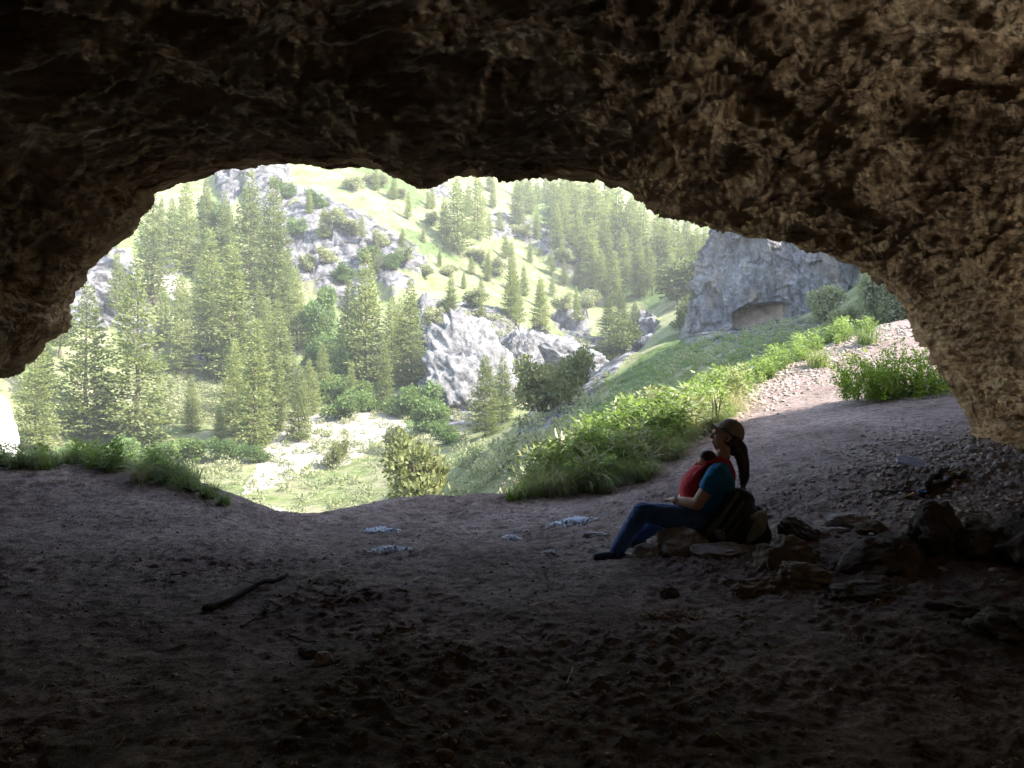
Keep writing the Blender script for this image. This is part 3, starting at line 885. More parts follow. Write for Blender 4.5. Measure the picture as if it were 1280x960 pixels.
for k, (px, by, ty, w) in enumerate([(240,580,548,40),(200,585,552,44),(150,590,550,50),(90,588,555,40),(285,575,548,34),(190,560,540,30),(320,580,556,30)]):
    bush(px, by, ty, w, 'pale yellow-green shrub at the foot of the lower left pines', M_BROAD, 'shrubs at the foot of the pines')

for k, (px, by, ty, w) in enumerate([(398,262,240,26),(420,285,262,30),(370,300,276,24),(440,300,280,26),(460,330,308,28),(410,330,310,24),(490,340,318,26),(385,340,318,24),(430,355,332,30),(478,310,290,22),(355,250,228,24),(505,330,312,22)]):
    bush(px, by, ty, w, 'small shrub growing from a ledge of the upper grey crags', M_SAGE if k % 2 else M_BROAD, 'shrubs on the upper crags')
for px, by, ty in ((405,300,262),(452,310,276),(472,345,306),(388,268,236),(500,318,288)):
    pine(px, by, ty, 'small pine rooted on a ledge of the upper grey crags', 'pines on the upper crags', None, 1.2)
# sagebrush and tussocks nobody could count
def scatter_hill(n, polys, leafn, size, seed):
    r = np.random.default_rng(seed); pts = []
    while len(pts) < n:
        pl = polys[int(r.integers(0, len(polys)))]
        xs = [p[0] for p in pl]; y_ = [p[1] for p in pl]
        x, y = r.uniform(min(xs), max(xs)), r.uniform(min(y_), max(y_))
        if in_poly(np.array([x]), np.array([y]), pl)[0]: pts.append(hp(x, y))
    pts = np.array(pts)
    V0, F0 = bushy_crown(seed, [(0, 0, .3, .5, .5, .4), (.3, .1, .25, .3, .3, .3), (-.2, .3, .3, .3, .3, .3)], leafn, .26)
    s = size * r.uniform(.5, 1.5, n)
    M = zrot(r.uniform(0, 6.28, n)) * s[:, None, None]
    return replicate(V0, F0, M, pts)
V, F = scatter_hill(900, [[(200,600),(420,585),(560,545),(640,560),(600,625),(340,650)], [(560,560),(680,520),(740,500),(700,600),(600,620)], [(0,560),(300,560),(300,600),(0,600)], [(330,520),(520,512),(545,562),(340,602)]], 44, .55, 5)
tag(mesh('sagebrush', V, F, M_SAGE, None, False), 'grey-green sagebrush dotted over the valley floor', 'sagebrush', kind='stuff')
V, F = scatter_hill(3600, [[(380,210),(560,215),(760,400),(740,440),(600,380),(480,290)], [(600,220),(700,230),(820,390),(740,380)], [(200,440),(280,470),(300,530),(200,530)], [(540,380),(740,430),(640,520),(550,530)]], 30, .55, 6)
tag(mesh('hillside_shrubs', V, F, M_SAGE, None, False), 'dull green tussocks and low shrubs over the far grassy slope', 'shrubs', kind='stuff')
V, F = scatter_hill(520, [[(600,600),(720,590),(900,480),(880,425),(800,440),(700,520)], [(840,440),(920,420),(1130,400),(1100,430),(900,465)]], 40, .26, 8)
tag(mesh('meadow_plants', V, F, M_BROAD, None, False), 'green low plants over the shaded meadow below the grey cliff', 'meadow plants', kind='stuff')

V, F = scatter_hill(1300, [[(560,620),(700,600),(900,480),(880,425),(800,440),(640,540)], [(840,445),(910,410),(1140,385),(1110,430),(900,465)]], 40, .26, 18)
tag(mesh('slope_sagebrush', V, F, M_SAGE, None, False), 'grey-green sagebrush over the shaded slope below the grey cliff', 'sagebrush', kind='stuff')
for px, by, ty, w, lab in ((1092,408,340,46,'tall loose juniper at the right end of the grey cliff'), (1032,404,358,44,'leaning juniper against the lower right of the grey cliff'), (1122,404,352,48,'juniper half hidden by the cave wall at right'), (1055,412,385,34,'green bush below the leaning juniper')):
    bush(px, by, ty, w, lab, M_SAGE if 'juniper' in lab else M_BROAD, name='juniper' if 'juniper' in lab else 'leafy_bush')
# ------------------------------------------------------------------ the grey cliff with its small hollow
M_CLIFF = mat_rock('grey_cliff', [(.05, .048, .05), (.15, .145, .15), (.26, .25, .255), (.36, .34, .32)], .7, .35, (0, R(25), 0), (1.9, 1.9, .5), (.30, .24, .18))
M_HOLLOW = mat_rock('hollow_stone', [(.16, .12, .095), (.38, .29, .22), (.52, .42, .33)], 1.0, .15)
def cliff():
    D = 52.0
    c = at(992, 415, D + 3.5)
    nth, nz = 560, 400
    th = np.linspace(-2.3, 2.3, nth); zz = np.linspace(0, 1, nz)
    TH, ZZ = np.meshgrid(th, zz)
    Ht = 10.5 - 2.2 * np.sin(TH) - .8 * np.cos(TH * 2)
    # footprint wide and shallow, tapering upwards
    rx = (8.4 - 3.8 * ZZ ** 1.25); ry = (5.5 - 1.6 * ZZ)
    X = c[0] + np.sin(TH) * rx + 1.0 * ZZ
    Y = c[1] - np.cos(TH) * ry
    Z = c[2] - 3.0 + ZZ * (Ht + 3.0)
    # the hollow: pushed back under an arched lip
    G = np.stack([X, Y, Z], -1)
    P = G.reshape(-1, 3)
    n = grid_normals(G).reshape(-1, 3); n *= np.sign(-(n[:, 1:2]) + 1e-9)
    px, py = to_px(P)
    Qc = np.stack([P[:, 0] * .9 + P[:, 2] * .45, P[:, 1], P[:, 2] * .6 - P[:, 0] * .25], -1)
    d = .7 * ridged(Qc * .28 + 3, 5) + .6 * (cells(Qc * .55 + .3 * fbm(Qc * .5, 3)[:, None])[2] - .5) + .4 * (cells(Qc * 1.3 + .3 * fbm(Qc, 3)[:, None])[2] - .5) + .4 * ridged(Qc * 1.2, 5, 2.1, .6)
    d -= .5
    d = np.where(np.abs(TH.ravel()) > 2.1, d * .3, d)
    t = np.clip((px - 918) / 68, 0, 1)
    top = 404 - 28 * np.sin(np.pi * np.clip((px - 908) / 110, 0, 1)) ** .6 - .06 * (px - 950)
    hol = sstep(916, 926, px) * sstep(992, 976, px) * sstep(top, top + 3, py) * sstep(430, 418, py)
    P = P + n * (d * (1 - .6 * hol))[:, None] + np.array([0, 1.0, 0]) * (1.9 * hol)[:, None]
    o = mesh('cliff', P, grid_faces(nz, nth), M_CLIFF)
    o.data.materials.append(M_HOLLOW)
    hv = hol.reshape(nz, nth)[:-1, :-1].ravel() > .5
    o.data.polygons.foreach_set('material_index', hv.astype(np.int32))
    tag(o, 'shaded blue-grey cliff with a shallow arched hollow, rising beyond the path at right', 'cliff')
cliff()

# rock lumps: a displaced ball cut into the ground
def rock_obj(name, c, rad, seed, mat, label, cat='rock', group=None, lump=.35, sub=ICO4, tilt=(0, 0, 0), fine=1.0, parent=None):
    V, F = sub
    V = V.copy(); r = np.random.default_rng(seed)
    o = r.uniform(0, 50, 3)
    # planes chop the ball into facets
    for _ in range(14):
        nn = unit(r.normal(size=3)); dd = r.uniform(.62, .9)
        s = V @ nn - dd
        V = V - nn * np.maximum(s, 0)[:, None] * .85
    wv = .25 * np.stack([fbm(V * 2 + o + q, 3) for q in (0, 5, 11)], -1)
    st = np.array([.6, .6, 2.2])
    c1, c2, ci = cells((V + wv) * 2.1 * st ** .5 + o); c3, c4, cj = cells((V + wv * .6) * 5.2 + o)
    dr = lump * .42 * ridged(V * 1.3 + o, 3) + lump * .5 * (ci - .5) + lump * .22 * (cj - .5) + lump * .2 * np.minimum(c2 - c1, .3) + .12 * lump * fine * .5 * (ridged((V + wv) * 7 * st + o, 4) + (.8 * (cells((V + wv * .5) * 9 * st + o)[2] - .5) if fine > 2 else ridged((V + wv) * 7 * st + o, 4)))
    V = V * (1 + dr - lump * .15)[:, None]
    V = V * np.array(rad)
    M = np.array(Euler(tilt).to_matrix())
    V = V @ M.T
    ob = link(name, raw_mesh(name, V, F, True), mat)
    ob.location = c
    return tag(ob, label, cat, group)
M_WROCK = mat_rock('pale_limestone', [(.05, .048, .048), (.15, .145, .147), (.27, .26, .26), (.37, .355, .345)], 1.1, .35)
b = hp(596, 505); rock_obj('crag', b + (0, 2.0, .4), (4.4, 3.2, 7.0), 4, M_WROCK, 'white sunlit crag with a pointed top standing above the valley floor', 'crag', None, .6, ICO6, (0, R(-24), R(20)), 2.1)
b = hp(700, 478); rock_obj('crag', b + (0, 1.4, 1.0), (6.2, 3.2, 3.6), 9, M_WROCK, 'lower rounded grey crag to the right of the white pointed one', 'crag', None, .6, ICO6, (0, R(14), 0), 2.1)
b = hp(648, 470); rock_obj('crag', b + (0, 1.0, .8), (2.4, 2.0, 3.0), 12, M_WROCK, 'small white crag wedged between the pointed and the rounded one', 'crag', None, .6, ICO6, (0, 0, 0), 2.1)
M_WHITE = mat_rock('white_limestone', [(.30, .29, .28), (.55, .54, .53), (.72, .71, .70)], 2.0, .08)
rock_obj('boulder', at(-22, 566, 21), (.92, .9, 1.55), 21, M_WHITE, 'dazzling white boulder cut off by the left edge of the photo beyond the grass', 'boulder')
# ------------------------------------------------------------------ near vegetation at the lip
def weed_mesh(seed, n=34, h=.5, broad=True):
    """a leafy weed: arching broad leaves round several upright stems"""
    r = np.random.default_rng(seed); Vs, Fs, k = [], [], 0
    V, F = blades(n, seed, (h * .55, h * 1.0), (.03, .055) if broad else (.012, .022), .12, .55, .8, 4)
    Vs.append(V); Fs.append(F); k += len(V)
    # smaller leaves up the stems
    m = n * 3
    t = r.random(m); a = r.uniform(0, 6.28, m)
    base = np.stack([r.normal(0, .09, m), r.normal(0, .09, m), h * (.15 + .8 * t)], -1)
    d = unit(np.stack([np.cos(a), np.sin(a), r.uniform(-.1, .9, m)], -1))
    sd = unit(np.cross(d, r.normal(size=(m, 3))))
    V, F = diamonds(base, d, sd, r.uniform(.06, .16, m), r.uniform(.02, .045, m))
    Vs.append(V); Fs.append(F + k)
    return np.concatenate(Vs), np.concatenate(Fs)
WEEDS = []
for i in range(5):
    V, F = weed_mesh(200 + i, 30 + 5 * i, .46 + .05 * i, i < 4)
    me = raw_mesh('weed_leaves', V, F, False); me.materials.append(M_WEED); WEEDS.append(me)
TUFTS = []
for i in range(4):
    V, F = blades(150, 300 + i, (.28, .55), (.006, .013), .13, .55, .9, 4)
    me = raw_mesh('grass_blades', V, F, False); me.materials.append(M_GRASS); TUFTS.append(me)
V, F = blades(130, 310, (.3, .55), (.004, .009), .10, .7, 1.0, 4)
DRYT = raw_mesh('dry_blades', V, F, False); DRYT.materials.append(M_DRY)

def plant(name, me, x, y, s, label, cat, group=None, sz=1.0):
    o = link(name, me)
    o.location = (x, y, float(ground_z(x, y)[0])); o.rotation_euler = (RNG.normal(0, .12), RNG.normal(0, .12), RNG.uniform(0, 6.28))
    o.scale = (s, s, s * sz)
    return tag(o, label, cat, group)

# the thicket right of the lip
INX = [.0, .7, 1.5, 2.2, 2.9, 3.4, 3.9, 4.6]; INY = [9.35, 9.4, 9.6, 10.1, 11.2, 12.3, 13.6, 15.0]
WEED2 = []
for me_ in WEEDS[1:4]:
    m_ = me_.copy(); m_.materials.clear(); m_.materials.append(M_SAGE); WEED2.append(m_)
for k in range(34):
    x = RNG.uniform(.1, 3.9); y0 = np.interp(x, [.0, 1.5, 2.9, 3.9], [9.35, 9.6, 11.2, 13.6]); y = y0 + (lip_y(x) + 1.0 - y0) * RNG.random()
    plant('grass_tuft', DRYT, x, y, RNG.uniform(.7, 1.35), 'dry straw-coloured grass tuft standing among the weeds of the slope thicket', 'grass tuft', 'dry tufts in the slope thicket')
for k in range(60):
    x = RNG.uniform(.1, 4.1); y0 = np.interp(x, [.0, 1.5, 2.9, 3.9], [9.35, 9.6, 11.2, 13.6]); y = y0 + (lip_y(x) + 1.2 - y0) * RNG.random()
    plant('leafy_weed', WEED2[k % 3], x, y, RNG.uniform(.45, 1.2), 'grey-green weed mixed into the brighter thicket on the slope', 'plant', 'grey-green weeds of the slope thicket')
k = 0
while k < 190:
    x = RNG.uniform(.05, 4.2); y0 = np.interp(x, INX, INY) + .12; y1 = lip_y(x) + 1.3
    y = y0 + (y1 - y0) * RNG.random() ** .9
    edge = (y - y0) < .5
    pl = WEEDS[int(RNG.integers(0, 5))]
    plant('leafy_weed', pl, x, y, RNG.uniform(.45, 1.2) * (.75 if edge else 1), 'leafy green weed in the thicket on the slope behind the seated person', 'plant', 'weeds of the slope thicket')
    k += 1
for k in range(70):
    x = RNG.uniform(.0, 3.6); y0 = np.interp(x, INX, INY) - .08; y = y0 + abs(RNG.normal(0, .5))
    plant('grass_tuft', TUFTS[int(RNG.integers(0, 4))], x, y, RNG.uniform(.55, .95), 'fine green grass tuft along the lower edge of the slope thicket', 'grass tuft', 'grass along the thicket edge')
# bright plants along the upper rim of the path
for k in range(60):
    x = RNG.uniform(3.9, 8.3); y = lip_y(x) + RNG.uniform(-.5, .7)
    plant('leafy_weed', WEEDS[int(RNG.integers(0, 5))], x, y, RNG.uniform(.5, .95), 'sunlit leafy weed lining the far rim of the path', 'plant', 'sunlit weeds along the path rim')
def gpx(px, py): return gp(px, py)
for px, py, s, lab in ((1022, 458, 1.5, 'arching clump of pale long-leaved grass on the rim of the path, lower of two'),
                       (1084, 430, 1.55, 'bright spiky grass clump standing at the top end of the stony path')):
    q = gpx(px, py); plant('grass_clump', TUFTS[0 if px < 1050 else 1], q[0], q[1], s, lab, 'grass clump')
# dry seed heads and stalks
def stalk(name, px, py, h, lab, mat, head=.012, dd=None, lean=.05, n=1):
    q = gpx(px, py) if dd is None else np.array([*at(px, py, dd)[:2], 0.])
    q[2] = ground_z(q[0], q[1])[0]
    mb = MB()
    for k in range(n):
        t = np.linspace(0, 1, 7); a = RNG.uniform(0, 6.28); ox, oy = RNG.normal(0, .03, 2) * (n > 1); hh = h * RNG.uniform(.8, 1)
        pts = np.stack([q[0] + ox + math.cos(a) * lean * t * t, q[1] + oy + math.sin(a) * lean * t * t, q[2] + hh * t], -1)
        mb.tube(pts, .004 + (head - .004) * np.exp(-((t - .82) / .14) ** 2), 6)
    return tag(mb.build(name, mat), lab, 'plant stalk')
stalk('dry_stalk', 897, 548, .62, 'tan dry stalk poking out of the weeds above the cap', M_DRY, .012, None, .06, 4)
stalk('flower_spike', 905, 472, .95, 'pair of thin pale flower spikes standing above the sunlit weeds', M_PALE, .016, None, .05, 2)
for k, px in enumerate((622, 634, 641, 648, 655, 662, 668, 678)):
    stalk('grass_plume', px, 600 - k * 3, RNG.uniform(.45, .75), 'tall pale grass plume catching the sun at the tip of the slope thicket', M_PALE, .018, 10.6 + .05 * k, .08, 2)['group'] = 'pale grass plumes'
stalk('grass_plume', 702, 565, .8, 'thick white grass plume with a thin tip left of the bright weeds', M_PALE, .02, 11.0, .06, 7)
stalk('flower_spike', 764, 540, .95, 'thin white flower spike standing clear above the bright weeds', M_PALE, .014, 12.0, .04, 2)

# left lip
for k in range(95):
    x = RNG.uniform(-6.5, -3.75); y = lip_y(x) + RNG.uniform(-.25, .55)
    if RNG.random() < .5:
        plant('grass_tuft', TUFTS[int(RNG.integers(0, 4))], x, y, RNG.uniform(.45, .8), 'green grass tuft along the left edge of the dirt lip', 'grass tuft', 'grass on the left lip')
    else:
        plant('leafy_weed', WEEDS[int(RNG.integers(0, 5))], x, y, RNG.uniform(.4, .68), 'leafy weed among the grass on the left edge of the dirt lip', 'plant', 'weeds on the left lip')
q = gpx(178, 600); plant('grass_tuft', DRYT, q[0], q[1] - .05, .85, 'straw-coloured drooping grass tuft at the front of the left lip', 'grass tuft')
for px, py, s, lab in ((236, 612, .95, 'large fine green tussock hanging over the left lip'), (262, 622, .75, 'smaller green tussock sloping down the end of the left lip'), (280, 631, .5, 'last little green tuft at the low end of the left lip'),
                       (215, 604, .8, 'green tussock behind the straw-coloured one on the left lip')):
    q = gpx(px, py); plant('grass_tussock', TUFTS[int(RNG.integers(0, 4))], q[0], q[1], s, lab, 'grass tussock')

# the green bush against the cave wall
def near_bush():
    q = gp(1128, 496); q = np.array([q[0], q[1], ground_z(q[0], q[1])[0]])
    dpt = q[1]; sc = dpt / FPX
    t = empty('green_bush', q, 'bright green leafy bush growing against the foot of the cave wall', 'bush')
    r = np.random.default_rng(77)
    mb = MB(); B_, D_, S_, LN = [], [], [], []
    for k in range(190):
        x0 = r.normal(-.05, .42); y0 = r.normal(.05, .22)
        x0 = np.clip(x0, -.8, .95)
        a = r.uniform(0, 6.28); L_ = r.uniform(.35, 1.0) * (1 - .30 * abs(x0 - .15)); ln_ = abs(r.normal(.35, .3)) + .25 * abs(x0)
        t_ = np.linspace(0, 1, 6)
        dx, dy = math.cos(a) * .5 + x0 * .8, math.sin(a) * .8 - .25
        nrm_ = math.hypot(dx, dy) + 1e-6; dx, dy = dx / nrm_, dy / nrm_
        pts = np.stack([x0 + dx * L_ * np.sin(ln_ * t_) * t_, y0 + dy * L_ * np.sin(ln_ * t_) * t_, -.03 + L_ * np.cos(ln_ * t_) * t_], -1)
        if k % 4 == 0: mb.tube(pts, .005 * (1.15 - t_), 5)
        m = int(r.integers(60, 120)); f = r.uniform(.02, 1, m)
        p = np.stack([np.interp(f, t_, pts[:, i]) for i in range(3)], -1) + r.normal(0, .022, (m, 3))
        d = unit(r.normal(size=(m, 3)) + np.array([dx * .4, dy * .4, .55]))
        B_.append(p); D_.append(d); S_.append(unit(np.cross(d, r.normal(size=(m, 3))))); LN.append(r.uniform(.02, .05, m))
    B_, D_, S_, LN = (np.concatenate(q_) for q_ in (B_, D_, S_, LN))
    V, F = diamonds(B_, D_, S_, LN, LN * .6)
    link('leaves', raw_mesh('leaves', V, F, False), M_BUSH, t)
    o = mb.build('stem', M_TWIG); o.parent = t
    mb = MB()
    for k in range(14):
        a = r.uniform(-2.6, -.5); L = r.uniform(.3, .6); tt_ = np.linspace(0, 1, 6)
        x0 = r.uniform(-.4, .8)
        mb.tube(np.stack([x0 + L * np.cos(a) * tt_, -.1 + L * np.sin(a) * tt_, .22 + .1 * np.sin(tt_ * 3) - .2 * tt_ ** 2], -1), .006 * (1.1 - tt_), 5)
    o = mb.build('dry_twigs', M_DRY); o.parent = t
near_bush()

# ------------------------------------------------------------------ loose stones
def pebbles(n, fx, size, seed, mat, name, label, cat, flat=.6, sink=.3, pw=2.0):
    r = np.random.default_rng(seed); Vall, Fall = [], []; off = 0
    for v in range(4):
        V0, F0 = ICO1 if name != 'stones' else ICO2
        V0 = V0 * (1 + .28 * fbm(V0 * 1.4 + v * 9, 2))[:, None] * (1, r.uniform(.6, .9), flat)
        nn = unit(r.normal(size=(6, 3)))
        for q in nn: V0 = V0 - q * np.maximum(V0 @ q - .7, 0)[:, None]
        m = n // 4
        x, y = fx(r, m)
        s = size[0] + (size[1] - size[0]) * r.random(m) ** pw
        M = zrot(r.uniform(0, 6.28, m)) @ np.array([np.array(Euler((r.normal(0, .3), r.normal(0, .3), 0)).to_matrix()) for _ in range(m)]) * s[:, None, None]
        z = ground_z(x, y) + s * flat * (1 - 2 * sink) * .5
        V, F = replicate(V0, F0, M, np.stack([x, y, z], -1))
        Vall.append(V); Fall.append(F + off); off += len(V)
    return tag(mesh(name, np.concatenate(Vall), np.concatenate(Fall), mat, None, False), label, cat, kind='stuff')
def mat_pebble(name, c1, c2, scale=2.2):
    m, nt, b, co = new_mat(name, .9, .15)
    v = nt.nodes.new('ShaderNodeTexVoronoi'); v.inputs['Scale'].default_value = 14
    nt.links.new(co, v.inputs['Vector'])
    sp = nt.nodes.new('ShaderNodeSeparateColor'); nt.links.new(v.outputs['Color'], sp.inputs[0])
    c = ramp(nt, sp.outputs[0], [(.1, c1), (.9, c2)])
    c = mixc(nt, 1, c, ramp(nt, noise_node(nt, co, 40, 5), [(.3, (.6, .6, .6)), (.7, (1.1, 1.1, 1.1))]), 'MULTIPLY')
    nt.links.new(c, b.inputs['Base Color'])
    bump(nt, b, noise_node(nt, co, 60, 6), .5, .006)
    return m
M_STONE = mat_pebble('path_stone', (.22, .18, .145), (.45, .39, .33))
M_GRAV = mat_pebble('cave_gravel', (.19, .15, .125), (.44, .36, .31))
M_CLOD = mat_pebble('dirt_clods', (.14, .108, .088), (.33, .26, .215))
def rim(r, m):
    x = r.uniform(3.6, 9.0, m); y = lip_y(x) - np.abs(r.normal(0, .9, m)) - .0
    return x, y
pebbles(5000, rim, (.008, .055), 1, M_STONE, 'stones', 'sunlit broken pale stones along the upper rim of the path', 'stones', .55, .38, 3.6)
def rubble(r, m):
    y = r.normal(7.3, .85, m); x = .58 * y + r.normal(0, .65, m) - .1 * (y - 7) 
    cl = fbm(np.stack([x * 1.6, y * 1.6, 0 * x], -1), 2); x = x + .5 * cl; y = y - .4 * cl
    return x, y
pebbles(7500, rubble, (.006, .042), 2, M_GRAV, 'gravel', 'angular gravel strewn over the slope at the right side of the cave', 'gravel', .5, .38, 3.5)
def pathg(r, m):
    y = r.uniform(6.5, 14, m); x = .25 * y + r.uniform(-1.3, 2.4, m) + .1
    return x, y
pebbles(3000, pathg, (.005, .022), 3, M_GRAV, 'path_gravel', 'small loose gravel on the trodden path', 'gravel', .45, .42, 4.0)
def floorc(r, m):
    y = 2.2 + 7.2 * r.random(m) ** 1.3; x = y * r.uniform(-.85, .75, m)
    k = fbm(np.stack([x, y, 0 * x], -1) * 1.3, 3); x = x + .6 * k; y = np.maximum(y + .8 * fbm(np.stack([x, y, 0 * x], -1) * 1.1 + 9, 3), 2.0)
    return x, y
pebbles(9000, floorc, (.004, .02), 4, M_CLOD, 'dirt_crumbs', 'dark crumbs of dirt and grit scattered over the cave floor', 'dirt', .5, .42, 4.0)

def litter():
    r = np.random.default_rng(9); mb = MB()
    for k in range(420):
        y = 2.4 + 6 * r.random() ** 1.4; x = y * r.uniform(-.75, .7); a = r.uniform(0, 6.28); L = r.uniform(.02, .10); t = np.linspace(-.5, .5, 4)
        cv = r.normal(0, .25)
        pts = np.stack([x + L * np.cos(a + cv * t) * t, y + L * np.sin(a + cv * t) * t, np.zeros(4)], -1)
        pts[:, 2] = ground_z(pts[:, 0], pts[:, 1]) + .004 + r.random() * .01 * (t + .5)
        mb.tube(pts, r.uniform(.0008, .0022), 4)
    return tag(mb.build('straw_litter', M_DRY), 'bits of straw and twig scattered over the cave floor', 'litter', kind='stuff')
litter()

# ------------------------------------------------------------------ rocks on and in the floor
M_FROCK = mat_rock('floor_rock', [(.12, .105, .10), (.29, .26, .255), (.44, .40, .395), (.54, .50, .49)], 3.0, .04)
M_TROCK = mat_rock('tan_rock', [(.08, .062, .048), (.19, .15, .115), (.31, .25, .195)], 3.0, .04)
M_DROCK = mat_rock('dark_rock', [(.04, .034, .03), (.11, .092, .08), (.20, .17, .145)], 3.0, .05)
def frock(px, py, rad, label, mat=M_FROCK, dz=0.0, lump=.35, tilt=(0, 0, 0), sub=ICO4, name='rock', seed=None, group=None, dy=0.0):
    q = gp(px, py)
    return rock_obj(name, (q[0], q[1] + dy, q[2] + dz), rad, seed if seed is not None else int(px * 7 + py), mat, label, 'rock', group, lump, sub, tilt)
frock(850, 690, (.22, .20, .13), 'grey rounded rock under the seated thighs, largest of the pale ones', M_FROCK, .03, .35)
frock(812, 696, (.13, .12, .09), 'small grey rock behind the front shoe', M_FROCK, .0)
frock(900, 690, (.26, .20, .09), 'low grey-brown rock the rucksack stands on', M_FROCK, -.02, .45)
frock(982, 707, (.20, .18, .19), 'pointed tan-faced rock ledge right of the rucksack', M_TROCK, -.01, .55, (R(10), R(24), 0))
frock(1000, 676, (.16, .16, .11), 'dark sloping rock behind the tan ledge', M_DROCK, .02, .5, (0, R(20), 0))
frock(945, 738, (.18, .12, .08), 'layered tan rock jutting from the dirt below the ledge', M_TROCK, -.02, .6, (R(-8), R(-14), 0))
frock(935, 770, (.10, .10, .05), 'small tan rock in front of the layered one', M_TROCK, .0, .5)
frock(1000, 728, (.17, .14, .09), 'flat brown rock right of the layered tan one', M_TROCK, .0, .5)
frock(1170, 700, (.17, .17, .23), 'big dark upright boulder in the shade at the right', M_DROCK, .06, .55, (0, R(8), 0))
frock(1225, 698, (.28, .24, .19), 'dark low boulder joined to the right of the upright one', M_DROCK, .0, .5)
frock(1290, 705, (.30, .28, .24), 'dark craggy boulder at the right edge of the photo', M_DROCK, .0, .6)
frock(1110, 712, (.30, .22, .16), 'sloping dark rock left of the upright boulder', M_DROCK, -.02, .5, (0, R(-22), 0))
frock(1065, 656, (.20, .15, .07), 'flat pale grey rock catching light behind the dark rocks', M_FROCK, .0, .45)
frock(1095, 668, (.14, .12, .07), 'small pinkish rock beside the flat pale one', M_TROCK, .0, .45)
frock(1040, 668, (.12, .1, .05), 'low grey rock at the left end of the pale flat one', M_FROCK, .0, .45)
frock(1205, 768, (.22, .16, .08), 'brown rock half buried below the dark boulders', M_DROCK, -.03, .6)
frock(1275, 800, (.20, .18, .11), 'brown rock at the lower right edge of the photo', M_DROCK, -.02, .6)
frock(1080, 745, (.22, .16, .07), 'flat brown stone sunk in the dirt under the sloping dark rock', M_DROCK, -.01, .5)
frock(838, 742, (.065, .055, .05), 'lone black stone on the dirt below the seated person', M_DROCK, .02, .3)
frock(403, 826, (.05, .05, .045), 'small pointed grey stone in the dim foreground', M_FROCK, .01, .4)
frock(400, 812, (.11, .09, .05), 'low clod of dark earth behind the pointed stone', M_DROCK, .0, .5)
frock(745, 672, (.14, .09, .05), 'flat pale stone on the dirt left of the knees', M_FROCK, -.01, .4)
frock(683, 694, (.10, .07, .04), 'flat grey stone left of the front shoe', M_FROCK, -.005, .4)
frock(555, 948, (.035, .03, .02), 'small yellowish stone at the bottom edge', M_TROCK, .01, .3)
for k, (px, py, r_) in enumerate([(1120, 590, .05), (1200, 585, .07), (1230, 600, .06), (1250, 585, .08), (1080, 560, .04), (1215, 565, .09), (1262, 610, .05), (1180, 570, .045), (1240, 572, .05)]):
    frock(px, py, (r_, r_ * .8, r_ * .6), 'fist-sized loose rock on the gravel below the cave wall', M_FROCK, .01, .4, (0, 0, 0), ICO3, 'rock', None, 'loose rocks on the gravel')

# ------------------------------------------------------------------ sticks, burnt remains, pebble patches
M_CHAR = simple('charred_wood', (.012, .011, .010), (.05, .043, .038), 30, .85, .25, .7, .006)
M_STICK = simple('stick_wood', (.08, .06, .045), (.20, .16, .12), 25, .9, .15, .5, .004)
M_SLAB = simple('slate_board', (.26, .26, .30), (.40, .40, .46), 12, .8, .25, .4, .004)
M_BLUE = simple('blue_plastic', (.02, .10, .45), (.03, .16, .60), 12, .4, .4, .1, .002)
M_YEL = simple('yellow_scrap', (.35, .22, .06), (.50, .36, .12), 20, .8, .2, .4, .003)
M_CHIP = mat_pebble('blue_grey_chips', (.62, .70, .84), (.82, .87, .93))
def stick(name, p0, p1, r0, r1, label, mat, dz=(.02, .02), wob=.01, cat='stick', twigs=0, seed=1):
    a, b = gp(*p0), gp(*p1); r = np.random.default_rng(seed)
    t = np.linspace(0, 1, 12)[:, None]
    pts = a * (1 - t) + b * t + r.normal(0, wob, (12, 3)) * np.sin(np.pi * t)
    g = ground_z(pts[:, 0], pts[:, 1])
    pts[:, 2] = np.maximum(g + r0 * .6, pts[:, 2]) * 1.0 + np.linspace(dz[0], dz[1], 12)
    root = None
    rr = (r0 + (r1 - r0) * t[:, 0]) * (1 + r.normal(0, .10, 12))
    mb = MB().tube(pts, rr, 9)
    o = mb.build(name, mat)
    tag(o, label, cat)
    for k in range(twigs):
        i = int(r.integers(2, 10)); L = r.uniform(.15, .35); d = unit(np.array([r.normal(), r.normal(), .25])); s = np.linspace(0, 1, 5)[:, None]
        tp = pts[i] + d * L * s + r.normal(0, .012, (5, 3)) * s
        link('twig', MB().tube(tp, .005 * (1.1 - s[:, 0]), 5).build('twig', mat).data, None, o) if False else None
        tw = MB().tube(tp, .006 * (1.1 - s[:, 0]), 5).build('twig', mat); tw.parent = o
    return o
stick('charred_log', (255, 766), (358, 727), .026, .017, 'black charred branch lying across the dim floor at left', M_CHAR, (.005, .02), .008, 'branch', 1, 3)
stick('stick', (300, 781), (362, 762), .006, .003, 'thin dark stick just below the charred branch', M_CHAR, (.005, .005), .01, 'stick', 1, 4)
stick('stick', (205, 737), (216, 726), .006, .004, 'tiny dark twig standing left of the charred branch', M_CHAR, (.0, .05), .004, 'stick', 1, 5)
stick('stick', (228, 616), (268, 625), .018, .008, 'dark curved stick under the grass at the end of the left lip', M_CHAR, (.02, .0), .02, 'stick', 2, 6)
stick('stick', (218, 622), (240, 616), .009, .005, 'pale dry twig beside the dark curved stick', M_STICK, (.0, .02), .01, 'stick', 0, 7)
stick('stick', (420, 812), (360, 792), .007, .004, 'pale thin twig in the middle of the dim foreground', M_STICK, (.0, .01), .01, 'stick', 1, 8)
stick('stick', (893, 927), (945, 953), .005, .003, 'pale straw-like stem at the bottom right of centre', M_DRY, (.003, .003), .008, 'stick', 0, 9)
